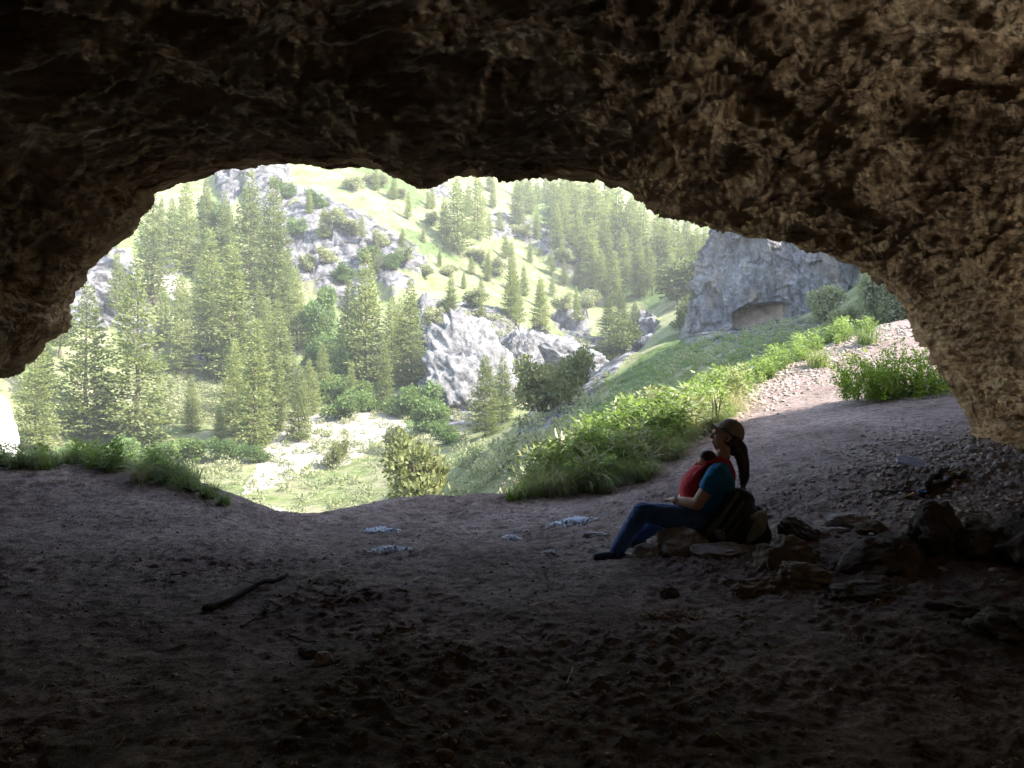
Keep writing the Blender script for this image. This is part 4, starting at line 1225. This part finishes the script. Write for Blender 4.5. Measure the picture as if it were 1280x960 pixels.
stick('stick', (708, 858), (716, 842), .004, .003, 'short white stem standing in the foreground dirt', M_DRY, (.0, .03), .003, 'stick', 0, 10)
stick('stick', (1096, 616), (1145, 618), .012, .009, 'long thin black stick at the left of the burnt remains', M_CHAR, (.01, .02), .006, 'stick', 0, 11)
stick('stick', (1130, 614), (1142, 596), .010, .006, 'short black stick slanting up in the burnt remains', M_CHAR, (.0, .06), .004, 'stick', 0, 12)
stick('charred_log', (1150, 620), (1206, 600), .034, .022, 'thick black log at the front of the burnt remains', M_CHAR, (.0, .0), .01, 'log', 0, 13)
stick('charred_log', (1160, 616), (1184, 590), .03, .02, 'black log lying behind and across the thick front one', M_CHAR, (.055, .0), .01, 'log', 0, 14)
stick('stick', (1172, 592), (1200, 597), .016, .012, 'grey-topped stick end poking from the burnt remains', M_STICK, (.0, .05), .003, 'stick', 0, 15)
def board():
    q = gp(1146, 586); mb = MB()
    poly = np.array([(-.145, .05), (-.10, .10), (.02, .085), (.16, -.035), (.165, -.06), (-.02, -.05), (-.15, .0)])
    n = len(poly); V = np.concatenate([np.c_[poly, np.full(n, -.012)], np.c_[poly, np.full(n, .012)]])
    sides = [[i, (i + 1) % n, n + (i + 1) % n, n + i] for i in range(n)]
    mb.add(V, np.array(sides)); mb.add(np.c_[poly, np.full(n, .012)], np.arange(n)[None]); mb.add(np.c_[poly, np.full(n, -.012)], np.arange(n)[::-1][None])
    o = mb.build('board', M_SLAB, None, False)
    o.location = q + (0, 0, .03); o.rotation_euler = (R(30), R(6), R(-8)); o.scale = (1.15, 1.15, 1)
    tag(o, 'blue-grey flat piece of board propped up behind the burnt remains', 'board')
board()
def scrap(name, px, py, size, mat, label, seed, cat='scrap'):
    r = np.random.default_rng(seed); q = gp(px, py)
    n = 9; u = np.linspace(-.5, .5, n); U, Vv = np.meshgrid(u, u)
    Z = .25 * fbm(np.stack([U.ravel() * 3 + seed, Vv.ravel() * 3, 0 * U.ravel()], -1), 2).reshape(n, n)
    wv = 1 + .3 * np.sin(U * 7 + seed)
    G = np.stack([U * size, Vv * size * .6 * wv, Z * size + .02], -1).reshape(-1, 3)
    top = G + (0, 0, .004); F = grid_faces(n, n)
    edge = list(range(n)) + [n * i + n - 1 for i in range(1, n)] + [n * (n - 1) + i for i in range(n - 2, -1, -1)] + [n * i for i in range(n - 2, 0, -1)]
    e2 = edge[1:] + edge[:1]; m = n * n
    S = np.array([[a, b, b + m, a + m] for a, b in zip(edge, e2)])
    o = link(name, raw_mesh(name, np.concatenate([G, top]), np.concatenate([F[:, ::-1], F + m, S])), mat)
    o.location = q + (0, 0, .01); o.rotation_euler = (r.normal(0, .2), r.normal(0, .2), r.uniform(0, 6))
    return tag(o, label, cat)
scrap('plastic_scrap', 1152, 619, .09, M_BLUE, 'small bright blue scrap of plastic in front of the burnt remains', 2)
scrap('paper_scrap', 1140, 622, .10, M_YEL, 'crumpled ochre scrap left of the blue one', 3)
scrap('leaf', 1160, 606, .07, M_YEL, 'curled yellow leaf lying on the burnt logs', 4, 'leaf')
scrap('leaf', 1200, 598, .16, M_DRY, 'pale dry leaf at the right end of the burnt logs', 6, 'leaf')
scrap('bark_strip', 407, 906, .09, M_STICK, 'curled pale strip of bark in the dim foreground', 5, 'bark')
def patch(px, py, wpx, hpx, label, n, seed, mat=M_CHIP, size=(.009, .028), name='pebble_patch', cat='pebble patch'):
    r = np.random.default_rng(seed); q = gp(px, py); d = q[1]
    a = wpx / FPX * d / 2; b_ = a * .55
    V0, F0 = ICO1
    V0 = V0 * (1, .7, .55)
    rr = np.sqrt(r.random(n)); t = r.uniform(0, 6.28, n)
    lump = 1 + .5 * np.sin(t * 3 + seed) * r.random(n) + .6 * (r.random(n) < .12)
    x = q[0] + a * rr * np.cos(t) * lump; y = q[1] + b_ * rr * np.sin(t) * lump
    s = size[0] + (size[1] - size[0]) * r.random(n) ** 2
    z = ground_z(x, y) + .03 * np.clip(1 - rr, 0, 1) + .004
    M = rand_rots(n, r) * s[:, None, None]
    V, F = replicate(V0, F0, M, np.stack([x, y, z], -1))
    return tag(mesh(name, V, F, mat, None, False), label, cat, kind='stuff')
patch(486, 692, 42, 12, 'brightest little heap of blue-white chips on the dirt left of centre', 420, 1)
patch(474, 664, 36, 8, 'faint heap of blue-grey chips behind the brightest one', 240, 2)
patch(641, 676, 22, 8, 'smallest heap of blue chips in the middle of the floor', 160, 3)
patch(716, 655, 46, 9, 'wide heap of blue-white chips just left of the knees', 380, 4)
stick('stick', (730, 658), (745, 647), .006, .004, 'thin twig sticking up beside the wide heap of blue chips', M_STICK, (.0, .06), .003, 'stick', 0, 16)
patch(843, 771, 62, 10, 'pale patch of scattered chips on the dim floor below the seated person', 260, 5, M_GRAV, (.005, .016))
# ------------------------------------------------------------------ soft bodies: overlapping tapered shapes fused into one skin
def capsule_mesh(p0, r0, p1, r1, n=14, m=5):
    p0, p1 = np.array(p0, float), np.array(p1, float)
    ax = p1 - p0; L = np.linalg.norm(ax); ax = ax / (L + 1e-9)
    up = np.array([0, 0, 1.0]) if abs(ax[2]) < .9 else np.array([1.0, 0, 0])
    u = unit(np.cross(ax, up)); v = np.cross(ax, u)
    rows = []
    for i in range(1, m + 1):
        t = -math.pi / 2 + math.pi / 2 * i / m
        rows.append((p0 + ax * r0 * math.sin(t), r0 * math.cos(t)))
    for i in range(m):
        t = math.pi / 2 * i / m
        rows.append((p1 + ax * r1 * math.sin(t), r1 * math.cos(t)))
    a = np.arange(n) * 2 * math.pi / n
    V = np.concatenate([c + r * (np.cos(a)[:, None] * u + np.sin(a)[:, None] * v) for c, r in rows])
    k = len(rows)
    V = np.concatenate([V, [p0 - ax * r0], [p1 + ax * r1]])
    c0, c1 = k * n, k * n + 1
    T = np.array([[c0, (j + 1) % n, j] for j in range(n)] + [[c1, (k - 1) * n + j, (k - 1) * n + (j + 1) % n] for j in range(n)])
    return V, grid_faces(k, n, True), T
def ell_mesh(c, r, rot=(0, 0, 0)):
    V, F = ICO3
    return (V * np.array(r)) @ np.array(Euler(rot).to_matrix()).T + np.array(c), F

def fused(name, prims, mat, parent, voxel=.006, smooth=6, post=None):
    mb = MB()
    for p in prims:
        if p[0] == 'cap': mb.add(*capsule_mesh(*p[1:]))
        elif p[0] == 'chain':
            P_, R_ = p[1], p[2]
            for i in range(len(P_) - 1): mb.add(*capsule_mesh(P_[i], R_[i], P_[i + 1], R_[i + 1]))
        else: mb.add(*ell_mesh(*p[1:]))
    me = raw_mesh('tmp', np.concatenate(mb.V), [np.concatenate(f) for f in mb.F.values()])
    o = link('tmp', me)
    md = o.modifiers.new('r', 'REMESH'); md.mode = 'VOXEL'; md.voxel_size = voxel; md.use_smooth_shade = True
    if smooth:
        sm = o.modifiers.new('s', 'SMOOTH'); sm.factor = .5; sm.iterations = smooth
    dg = bpy.context.evaluated_depsgraph_get(); dg.update()
    ev = o.evaluated_get(dg)
    m2 = bpy.data.meshes.new_from_object(ev)
    bpy.data.objects.remove(o); bpy.data.meshes.remove(me)
    n = len(m2.vertices); V = np.empty(n * 3, np.float32); m2.vertices.foreach_get('co', V); V = V.reshape(-1, 3).astype(float)
    if post is not None: V = post(V)
    if parent is not None: V = V - np.array(parent.get('_o', (0, 0, 0)))
    m2.vertices.foreach_set('co', V.astype(np.float32).ravel())
    m2.polygons.foreach_set('use_smooth', np.ones(len(m2.polygons), bool)); m2.update()
    m2.name = name; m2.materials.clear()
    return link(name, m2, mat, parent)

def folds(amp, scale, stretch=(1, 1, 1)):
    def f(V):
        d = unit(V - V.mean(0))
        return V + d * (amp * ridged(V * scale * np.array(stretch), 3))[:, None]
    return f

def cloth(name, c1, c2, scale=60, rough=.85, weave=900, bs=.3):
    m, nt, b, co = new_mat(name, rough, .2)
    f = noise_node(nt, co, scale * .2, 5, .6)
    nt.links.new(ramp(nt, f, [(.3, c1), (.7, c2)]), b.inputs['Base Color'])
    n1 = bump(nt, b, noise_node(nt, co, scale * .35, 5, .6), .5, .008)
    bump(nt, b, noise_node(nt, co, weave, 2, .5), bs, .0015, n1)
    b.inputs['Sheen Weight'].default_value = .15
    return m
M_SKIN = simple('skin', (.50, .29, .20), (.58, .35, .25), 18, .5, .35, .12, .002)
M_LIP = simple('lips', (.42, .16, .14), (.46, .19, .16), 18, .45, .35, .1, .001)
M_EYE = simple('eye', (.03, .02, .015), (.05, .035, .03), 18, .15, .6, 0)
M_HAIR = simple('dark_hair', (.022, .011, .009), (.060, .028, .022), 40, .45, .4, .5, .004)
M_JEAN = cloth('denim', (.030, .075, .20), (.060, .125, .30), 40, .9)
M_SHIRT = cloth('teal_cotton', (.0, .125, .29), (.0, .19, .40), 40, .85)
M_WRAP = cloth('red_cotton', (.46, .028, .045), (.60, .045, .065), 40, .9)
M_CAP = cloth('khaki_twill', (.30, .26, .21), (.42, .365, .30), 40, .9)
M_SHOE = cloth('shoe_fabric', (.035, .045, .075), (.07, .085, .13), 60, .8)
M_SOLE = simple('shoe_sole', (.05, .05, .055), (.11, .11, .12), 60, .8, .2, .3, .003)
M_BLACK = cloth('black_nylon', (.014, .014, .014), (.034, .034, .033), 50, .6)
M_MESHP = cloth('olive_grey_mesh', (.17, .172, .155), (.28, .28, .25), 60, .7, 500, .6)
M_STRAP = cloth('grey_webbing', (.075, .077, .068), (.13, .13, .115), 60, .7)
M_PLAS = simple('black_plastic', (.012, .012, .012), (.02, .02, .02), 60, .3, .5, 0)
M_BRACE = simple('bracelet_band', (.015, .015, .02), (.03, .03, .035), 60, .5, .4, .2, .001)

D0 = 6.3
def fx(px, py, dy=0.0):
    """a point of the figure at its own distance, dy metres farther back"""
    q = at(px, py, D0); q[1] = D0 + dy
    return q
def L(*pts): return [np.array(p) for p in pts]

hipN, hipF = fx(866, 650, -.10), fx(866, 648, .10)
kneeN, kneeF = fx(800, 637, -.12), fx(826, 660, .20)
ankN, ankF = fx(769, 684, -.13), fx(803, 678, .24)
root_o = np.array([float(hipN[0]), D0, float(ground_z(hipN[0], D0)[0])])
person = empty('person', root_o, 'person in a teal shirt, jeans and khaki cap sitting on a rock and looking up', 'person')
person['_o'] = list(map(float, root_o))
headC = fx(907, 546, .0)
chest = fx(893, 604); belly = fx(877, 632); neck0 = fx(902, 578); neck1 = fx(905, 560)
shN, shF = fx(890, 591, -.155), fx(893, 590, .155)
elN, wrN = fx(864, 626, -.19), fx(842, 624, -.05)
elF, wrF = fx(868, 622, .20), fx(858, 619, .12)
s_ = 1 / 156.3
def hd(dx, dz, dy=0.0):   # head coordinates in pixels of the photo, right and up from the head centre
    if dz > -12:
        c_, n_ = math.cos(R(9)), math.sin(R(9))
        dx, dz = dx * c_ + dz * n_, -dx * n_ + dz * c_
    return headC + np.array([dx * s_, dy, dz * s_])
def finger_chain(base, dirv, ln, curl, r0):
    pts = [np.array(base)]; d = np.array(dirv, float); rr = [r0]
    for k in range(3):
        pts.append(pts[-1] + unit(d) * ln * (.42, .32, .26)[k]); rr.append(r0 * (.95, .88, .78)[k])
        d = d + np.array(curl)
    return ('chain', pts, rr)
def hand(w, toward, palm_dir, r=.0):
    """palm and five fingers from a wrist; toward = where the fingers lead, palm_dir = the way they curl"""
    t = unit(np.array(toward, float)); p = unit(np.array(palm_dir, float)); sd = np.cross(t, p)
    c = w + t * .045
    out = [('ell', c, (.043, .034, .018), tuple(Matrix((Vector(t), Vector(sd), Vector(np.cross(t, sd)))).transposed().to_euler())), ('cap', w - t * .03, .0255, w + t * .02, .026)]
    for k, (off, ln) in enumerate(((-.027, .070), (-.009, .080), (.009, .076), (.026, .060))):
        out.append(finger_chain(c + t * .036 + sd * off, t + sd * off * 4, ln, p * .42, .0088))
    out.append(finger_chain(w + t * .02 - sd * .026, t * .5 - sd * .7 + p * .3, .058, t * .3, .0098))
    return out
body = []
# head in profile, face to the left and tipped up a little
body += [('ell', hd(1.5, 2), (.092, .074, .102), (0, R(-5), 0)), ('ell', hd(-6, -5), (.062, .058, .080), (0, R(-5), 0)),
         ('cap', hd(-12, -12.5), .020, hd(-10.0, -11.0), .034), ('cap', hd(-9, -10), .036, hd(2, -7), .042),           # chin and jaw
         ('chain', L(hd(-15.2, 3.2), hd(-17.8, -2.0), hd(-18.6, -3.2)), [.009, .0115, .010]),                               # nose
         ('cap', hd(-17.0, -4.0, -.009), .008, hd(-16.4, -4.0, .009), .008),
         ('cap', hd(-15.4, -7.6, -.014), .0085, hd(-15.4, -7.6, .014), .0085), ('cap', hd(-14.8, -9.3, -.011), .008, hd(-14.8, -9.3, .011), .008),
         ('cap', hd(-14.2, 5.2, -.03), .012, hd(-15.0, 5.0, .03), .012),
         ('chain', L(hd(1.0, 2.5, -.078), hd(2.6, 0.4, -.082), hd(1.6, -2.6, -.078), hd(0.2, -4.8, -.074)), [.009, .011, .009, .007]),
         ('chain', L(hd(1.0, 2.5, .078), hd(2.6, 0.4, .082), hd(1.6, -2.6, .078), hd(0.2, -4.8, .074)), [.009, .011, .009, .007])]
body += [('cap', neck0, .062, neck1, .054), ('cap', chest + (0, -.06, 0), .115, chest + (0, .06, 0), .115), ('cap', belly + (0, -.05, 0), .115, belly + (0, .05, 0), .115),
         ('cap', hipN, .105, hipF, .105), ('chain', L(shN, neck0, shF), [.062, .06, .062])]
for a, b_, c_, in ((shN, elN, wrN), (shF, elF, wrF)):
    m1 = a * .5 + b_ * .5; m2 = b_ * .6 + c_ * .4
    body += [('chain', L(a, m1, b_), [.062, .056, .049]), ('chain', L(b_, m2, c_), [.049, .046, .030])]
body += hand(wrN, (-.22, .95, -.10), (-.1, .2, -.6)) + hand(wrF, (-.35, -.6, -.15), (.2, -.3, -.5))
for h, k, a in ((hipN, kneeN, ankN), (hipF, kneeF, ankF)):
    body += [('chain', L(h, h * .5 + k * .5, k), [.082, .072, .055]), ('chain', L(k, k * .65 + a * .35, a), [.052, .052, .034]), ('cap', a, .034, a + (-.05, 0, -.04), .03)]
bo = fused('body', body, [M_SKIN, M_LIP, M_EYE], person, .0055, 3)
# lips and eyes are coloured patches of the same skin
n = len(bo.data.polygons); cen = np.empty(n * 3); bo.data.polygons.foreach_get('center', cen); cen = cen.reshape(-1, 3) + root_o
mi = np.zeros(n, np.int32)
for q in (hd(-16.6, -7.6), hd(-16.0, -9.2)): mi[np.linalg.norm((cen - q) * (1, .55, 1.3), axis=1) < .0105] = 1
for dy in (-.032, .032): mi[np.linalg.norm((cen - hd(-14.2, 1.2, dy)) * (1, .8, 1.5), axis=1) < .012] = 2
bo.data.polygons.foreach_set('material_index', mi)

# jeans
jean = [('cap', hipN + (0, .01, .01), .120, hipF + (0, -.01, .01), .120), ('cap', hipN + (.03, 0, -.02), .11, hipF + (.03, 0, -.02), .11), ('cap', belly + (.01, -.06, -.02), .118, belly + (.01, .06, -.02), .118)]
for h, k, a in ((hipN, kneeN, ankN), (hipF, kneeF, ankF)):
    jean += [('chain', L(h, h * .5 + k * .5, k), [.110, .100, .076]), ('chain', L(k, k * .6 + a * .4, a + (a - k) * -.02), [.074, .070, .056])]
fused('jeans', jean, M_JEAN, person, .0065, 4, folds(.011, 12, (.7, 1, 1.5)))
# teal shirt with short sleeves
shirt = [('chain', L(belly + (.01, -.055, .02), chest + (.01, -.06, 0)), [.128, .134]), ('chain', L(belly + (.01, .055, .02), chest + (.01, .06, 0)), [.128, .132]),
         ('chain', L(shN, neck0 + (0, 0, -.045), shF), [.084, .080, .084]),
         ('chain', L(shN, shN * .62 + elN * .38), [.082, .076]), ('chain', L(shF, shF * .62 + elF * .38), [.073, .066])]
fused('shirt', shirt, M_SHIRT, person, .0065, 4, folds(.011, 9, (1.3, 1, .7)))
# red wrap: band over the shoulders, pouch round the baby, back panel
babyC = fx(868, 602, .0)
wrap = [('ell', babyC + (0, 0, -.01), (.090, .115, .145), (0, R(22), 0)), ('ell', fx(862, 611), (.08, .125, .115), (0, R(10), 0)),
        ('chain', L(fx(868, 592, -.09), fx(880, 579, -.10), fx(896, 574, -.085), fx(907, 578, -.075), fx(912, 590, -.07)), [.024, .024, .026, .026, .026]),
        ('chain', L(fx(868, 592, .09), fx(880, 579, .10), fx(896, 574, .085), fx(907, 578, .075), fx(912, 590, .07)), [.024, .024, .026, .026, .026]),
        ('chain', L(fx(874, 620, -.125), fx(890, 624, -.15), fx(905, 625, -.13)), [.028, .026, .026]), ('chain', L(fx(874, 620, .125), fx(890, 624, .15), fx(905, 625, .13)), [.028, .026, .026]),
        ('cap', fx(911, 596, -.07), .035, fx(911, 596, .07), .035), ('cap', fx(908, 612, -.09), .04, fx(908, 612, .09), .04)]
fused('baby_wrap', wrap, M_WRAP, person, .006, 5, folds(.006, 9, (.5, 1, 1.6)))
# shoes
for a, nm in ((ankN, 0), (ankF, 1)):
    toe = a + np.array([-.165, -.01, -.045]) if nm == 0 else a + np.array([-.15, .02, -.03])
    heel = a + np.array([.035, 0, -.045])
    sh = fused('shoe', [('cap', heel, .040, toe * .55 + a * .45 + (0, 0, -.02), .042), ('cap', toe * .55 + a * .45 + (0, 0, -.02), .042, toe, .030), ('cap', a + (0, 0, .01), .045, a + (-.02, 0, -.03), .045)], M_SHOE, person, .005, 3)
    mb = MB(); mb.tube([heel + (.03, 0, -.032), heel * .5 + toe * .5 + (0, 0, -.036), toe + (-.025, 0, -.022)], [.036, .044, .03], 12)
    V = np.concatenate(mb.V); cz = np.linspace(0, 1, len(V)); zc = V[:, 2].mean()
    so = mb.build('sole', M_SOLE); so.data.transform(Matrix.Diagonal((1, 1, 1, 1)))
    vs = np.array([v.co[:] for v in so.data.vertices])
    line = np.interp(vs[:, 0], [toe[0] - .03, heel[0] + .03], [toe[2] - .022, heel[2] - .032])
    vs[:, 2] = line + (vs[:, 2] - line) * .35
    so.data.vertices.foreach_set('co', (vs - root_o).astype(np.float32).ravel()); so.data.update()
    so.parent = sh
# hair: under the cap, and the long tail down the back
hair = [('ell', hd(4, 0), (.090, .082, .088), (0, R(-14), 0)), ('cap', hd(9, -8), .050, hd(10, -18), .042), ('chain', L(hd(15, -2), hd(20, -14), hd(22, -32), hd(23, -50), hd(21, -64)), [.030, .040, .046, .040, .018]),
        ('chain', L(hd(10, -12, -.035), hd(16, -28, -.04), hd(20, -46, -.03)), [.03, .034, .022])]
fused('hair', hair, M_HAIR, person, .0055, 4, lambda V: V + np.stack([.006 * ridged(V * np.array([60, 60, 6]), 2), .004 * ridged(V * np.array([50, 60, 6]) + 4, 2), 0 * V[:, 0]], -1))
# cap: crown cut by its rim, brim to the left and up
def cap_part():
    th = np.linspace(0, 2 * math.pi, 48, endpoint=False); ph = np.linspace(0, math.pi / 2, 16)
    rowsV = []
    for shell, inner in ((1.0, False), (.955, True)):
        for p in (ph if not inner else ph[::-1]):
            z = math.sin(p); r_ = math.cos(p) ** .8
            x = r_ * .116 * shell * np.cos(th); y = r_ * .094 * shell * np.sin(th)
            rowsV.append(np.stack([x, y, np.full_like(th, z * .122 * shell)], -1))
    V = np.concatenate(rowsV); F = grid_faces(32, 48, True)
    # close ring at the rim joins outer start to inner end
    a = np.arange(48); b_ = (a + 1) % 48; F2 = np.stack([a, 31 * 48 + a, 31 * 48 + b_, b_], -1)
    M = np.array(Euler((0, R(25), 0)).to_matrix())
    V = V @ M.T + hd(4.2, 4.0)
    cap = mesh('cap', V, [F, F2], M_CAP, person)
    # brim
    u = np.linspace(0, 1, 10); w = np.linspace(-1, 1, 21)
    U, Wd = np.meshgrid(u, w, indexing='ij')
    ang = Wd * 1.12
    x = -(.108 * np.cos(ang) + U * .086 * np.cos(ang * .85)); y = .090 * np.sin(ang) * (1 + .12 * U)
    z = .006 + .012 * U - .052 * (Wd ** 2) * (.75 + .5 * U)
    G = np.stack([x, y, z], -1).reshape(-1, 3)
    top = G + (0, 0, .005); F = grid_faces(10, 21); m = len(G)
    e = list(range(21)) + [21 * i + 20 for i in range(1, 10)] + [21 * 9 + i for i in range(19, -1, -1)] + [21 * i for i in range(8, 0, -1)]
    S = np.array([[p, q, q + m, p + m] for p, q in zip(e, e[1:] + e[:1])])
    V = np.concatenate([G, top]) @ M.T + hd(4.2, 4.0)
    br = mesh('brim', V - root_o, [np.concatenate([F[:, ::-1], F + m, S])], M_CAP)
    br.parent = cap
    V, F = ell_mesh(hd(4.2, 4.0) + M @ np.array([0, 0, .123]), (.011, .011, .006), (0, R(17), 0))
    bt = mesh('button', V - root_o, F, M_CAP); bt.parent = cap
cap_part()
# bracelet
t = np.linspace(0, 2 * math.pi, 25)
ax = unit(wrN - elN); u1 = unit(np.cross(ax, (0, 0, 1.0))); v1 = np.cross(ax, u1)
ctr = wrN - ax * .012
mb = MB().tube(ctr + .033 * (np.cos(t)[:, None] * u1 + np.sin(t)[:, None] * v1), .006, 8)
mb.build('bracelet', M_BRACE, person)
# sunglasses up on the cap
mb = MB()
g0 = hd(-7.6, 11.2)
M17 = np.array(Euler((0, R(17), 0)).to_matrix())
t = np.linspace(0, 2 * math.pi, 20)
sg = empty('sunglasses', g0, 'dark sunglasses pushed up on the front of the khaki cap', 'sunglasses'); sg['_o'] = list(map(float, g0))
for sy in (-1, 1):
    fr = MB().tube(g0 + np.stack([-.012 * np.abs(np.cos(t)) * 0 + .010 * np.sin(t), sy * .034 + .028 * np.cos(t), .021 * np.sin(t)], -1), .0042, 6).build('frame', M_PLAS, sg)
    V, F = ell_mesh(g0 + (0, sy * .034, 0), (.004, .026, .019), (0, R(25), 0)); mesh('lens', V, F, M_PLAS, sg)
    MB().tube([g0 + (.004, sy * .062, .008), g0 + (.02, sy * .088, -.012), hd(2.5, 3.6, sy * .094)], .0042, 6).build('temple', M_PLAS, sg)
MB().tube([g0 + (0, -.007, .006), g0 + (-.003, 0, .010), g0 + (0, .007, .006)], .004, 6).build('bridge', M_PLAS, sg)

# the baby
bh = fx(882, 573, -.035)
baby = empty('person', babyC, 'small dark-haired baby asleep against the chest inside the red wrap', 'person'); baby['_o'] = list(map(float, babyC))
def bq(dx, dz, dy=0): return bh + np.array([dx * s_, dy, dz * s_])
bb = [('ell', bq(0, 0), (.066, .058, .060), (0, R(15), 0)), ('ell', bq(-5.5, -3.2, -.012), (.040, .046, .042), (0, R(15), 0)), ('cap', bq(-10.5, -3.8, -.03), .008, bq(-11.2, -4.4, -.032), .009),
      ('cap', bq(-9.6, -6.6, -.03), .009, bq(-9.2, -6.4, -.015), .009), ('ell', bq(1, -3, -.060), (.012, .006, .016)), ('cap', bq(-6, -5, -.035), .026, bq(-6, -5, 0), .026),
      ('cap', bq(0, -8), .035, babyC + (.01, 0, .02), .062), ('cap', babyC + (.01, 0, .02), .070, babyC + (-.02, 0, -.08), .066),
      ('chain', L(babyC + (0, -.06, -.08), babyC + (-.04, -.065, -.05), babyC + (-.01, -.06, -.09)), [.036, .033, .024]), ('chain', L(babyC + (0, .06, -.08), babyC + (-.04, .065, -.05), babyC + (-.01, .06, -.09)), [.036, .033, .024]),
      ('chain', L(babyC + (0, -.055, .05), babyC + (-.04, -.08, .0), babyC + (-.05, -.03, .03)), [.024, .022, .016]), ('chain', L(babyC + (0, .055, .05), babyC + (-.04, .08, .0), babyC + (-.05, .03, .03)), [.024, .022, .016])]
fused('body', bb, M_SKIN, baby, .0045, 2)
fused('hair', [('ell', bq(1.2, 2.0), (.072, .066, .062), (0, R(15), 0)), ('ell', bq(3.0, -1.0), (.062, .066, .058))], M_HAIR, baby, .0045, 2)

# ------------------------------------------------------------------ rucksack
bp0 = fx(915, 672, -.17); bp0[2] = bp0[2]
pack = empty('rucksack', bp0, 'black rucksack with grey-green mesh pockets leaning behind the seated person', 'rucksack'); pack['_o'] = list(map(float, bp0))
def bk(px, py, dy=0): return fx(px + 2, py, -.22 + dy)
pk = [('chain', L(bk(905, 659), bk(911, 640), bk(914, 622)), [.145, .150, .105]), ('cap', bk(883, 663), .105, bk(934, 662), .105), ('cap', bk(884, 656), .08, bk(906, 626), .08), ('cap', bk(934, 650), .078, bk(932, 635), .06),
      ('chain', L(bk(899, 628, .02), bk(912, 615, .02), bk(923, 618, .02)), [.05, .06, .045])]
fused('pack_body', pk, M_BLACK, pack, .007, 5, folds(.008, 11))
fused('mesh_pocket', [('chain', L(bk(936, 638, -.085), bk(929, 650, -.120), bk(918, 663, -.130)), [.036, .050, .030]), ('cap', bk(939, 634, -.06), .024, bk(922, 638, -.12), .026)], M_MESHP, pack, .006, 4, folds(.009, 16, (2, 1, .6)))
fused('side_pocket', [('chain', L(bk(878, 652, -.075), bk(885, 659, -.09), bk(893, 668, -.08)), [.022, .034, .022])], M_MESHP, pack, .006, 3, folds(.009, 18))
fused('front_pouch', [('cap', bk(905, 664, -.10), .040, bk(900, 642, -.10), .030)], M_BLACK, pack, .006, 4, folds(.006, 16))
def strap(pts, w, name='strap', mat=M_STRAP):
    P_ = np.array(pts, float); k = len(P_); tt_ = np.linspace(0, k - 1, 24)
    Q_ = np.stack([np.interp(tt_, np.arange(k), P_[:, i]) for i in range(3)], -1)
    for _ in range(4): Q_[1:-1] = .25 * Q_[:-2] + .5 * Q_[1:-1] + .25 * Q_[2:]
    T_ = unit(np.gradient(Q_, axis=0)); Nn = unit(np.cross(T_, np.array([0, -1.0, .15]))); B_ = np.cross(T_, Nn)
    rows = np.stack([Q_ + Nn * w * .5 + B_ * .003, Q_ - Nn * w * .5 + B_ * .003, Q_ - Nn * w * .5 - B_ * .003, Q_ + Nn * w * .5 - B_ * .003], 1).reshape(-1, 3)
    return mesh(name, rows, [grid_faces(24, 4, True), np.array([[3, 2, 1, 0], [92, 93, 94, 95]])], mat, pack)
strap([bk(914, 607, -.03), bk(902, 614, -.105), bk(892, 628, -.125), bk(882, 645, -.115), bk(872, 658, -.09)], .030, 'strap')
strap([bk(922, 612, -.05), bk(910, 622, -.12), bk(896, 640, -.145), bk(884, 658, -.12)], .018, 'strap')
strap([bk(907, 640, -.145), bk(898, 652, -.150), bk(893, 664, -.125)], .014, 'strap')
strap([bk(880, 640, -.10), bk(873, 651, -.09), bk(868, 664, -.08)], .016, 'strap')
for px, py, dy in ((893, 640, -.150), (882, 650, -.125), (898, 654, -.160)):
    V, F = ell_mesh(bk(px, py, dy), (.014, .006, .010), (0, R(35), 0)); mesh('buckle', V, F, M_PLAS, pack)
fused('haul_loop', [('chain', L(bk(910, 609, .0), bk(916, 603, .0), bk(922, 609, .0)), [.008, .008, .008])], M_STRAP, pack, .004, 1)
if HAZE > 0:
    hv = [(-520, -25, -40), (560, -25, -40), (560, 345, -40), (-520, 345, -40)]
    V = np.array(hv + [(x, y, 190) for x, y, z in hv], float)
    F = np.array([[3, 2, 1, 0], [4, 5, 6, 7], [0, 1, 5, 4], [1, 2, 6, 5], [2, 3, 7, 6], [3, 0, 4, 7]])
    hm = bpy.data.materials.new('haze'); hm.use_nodes = True
    nt = hm.node_tree; nt.nodes.clear()
    o_ = nt.nodes.new('ShaderNodeOutputMaterial'); pv = nt.nodes.new('ShaderNodeVolumePrincipled')
    pv.inputs['Color'].default_value = (.93, .95, .92, 1); pv.inputs['Density'].default_value = HAZE; pv.inputs['Anisotropy'].default_value = .2
    nt.links.new(pv.outputs[0], o_.inputs['Volume'])
    hm.cycles.homogeneous_volume = True
    tag(mesh('haze', V, F, hm, None, False), None, None, kind='stuff')
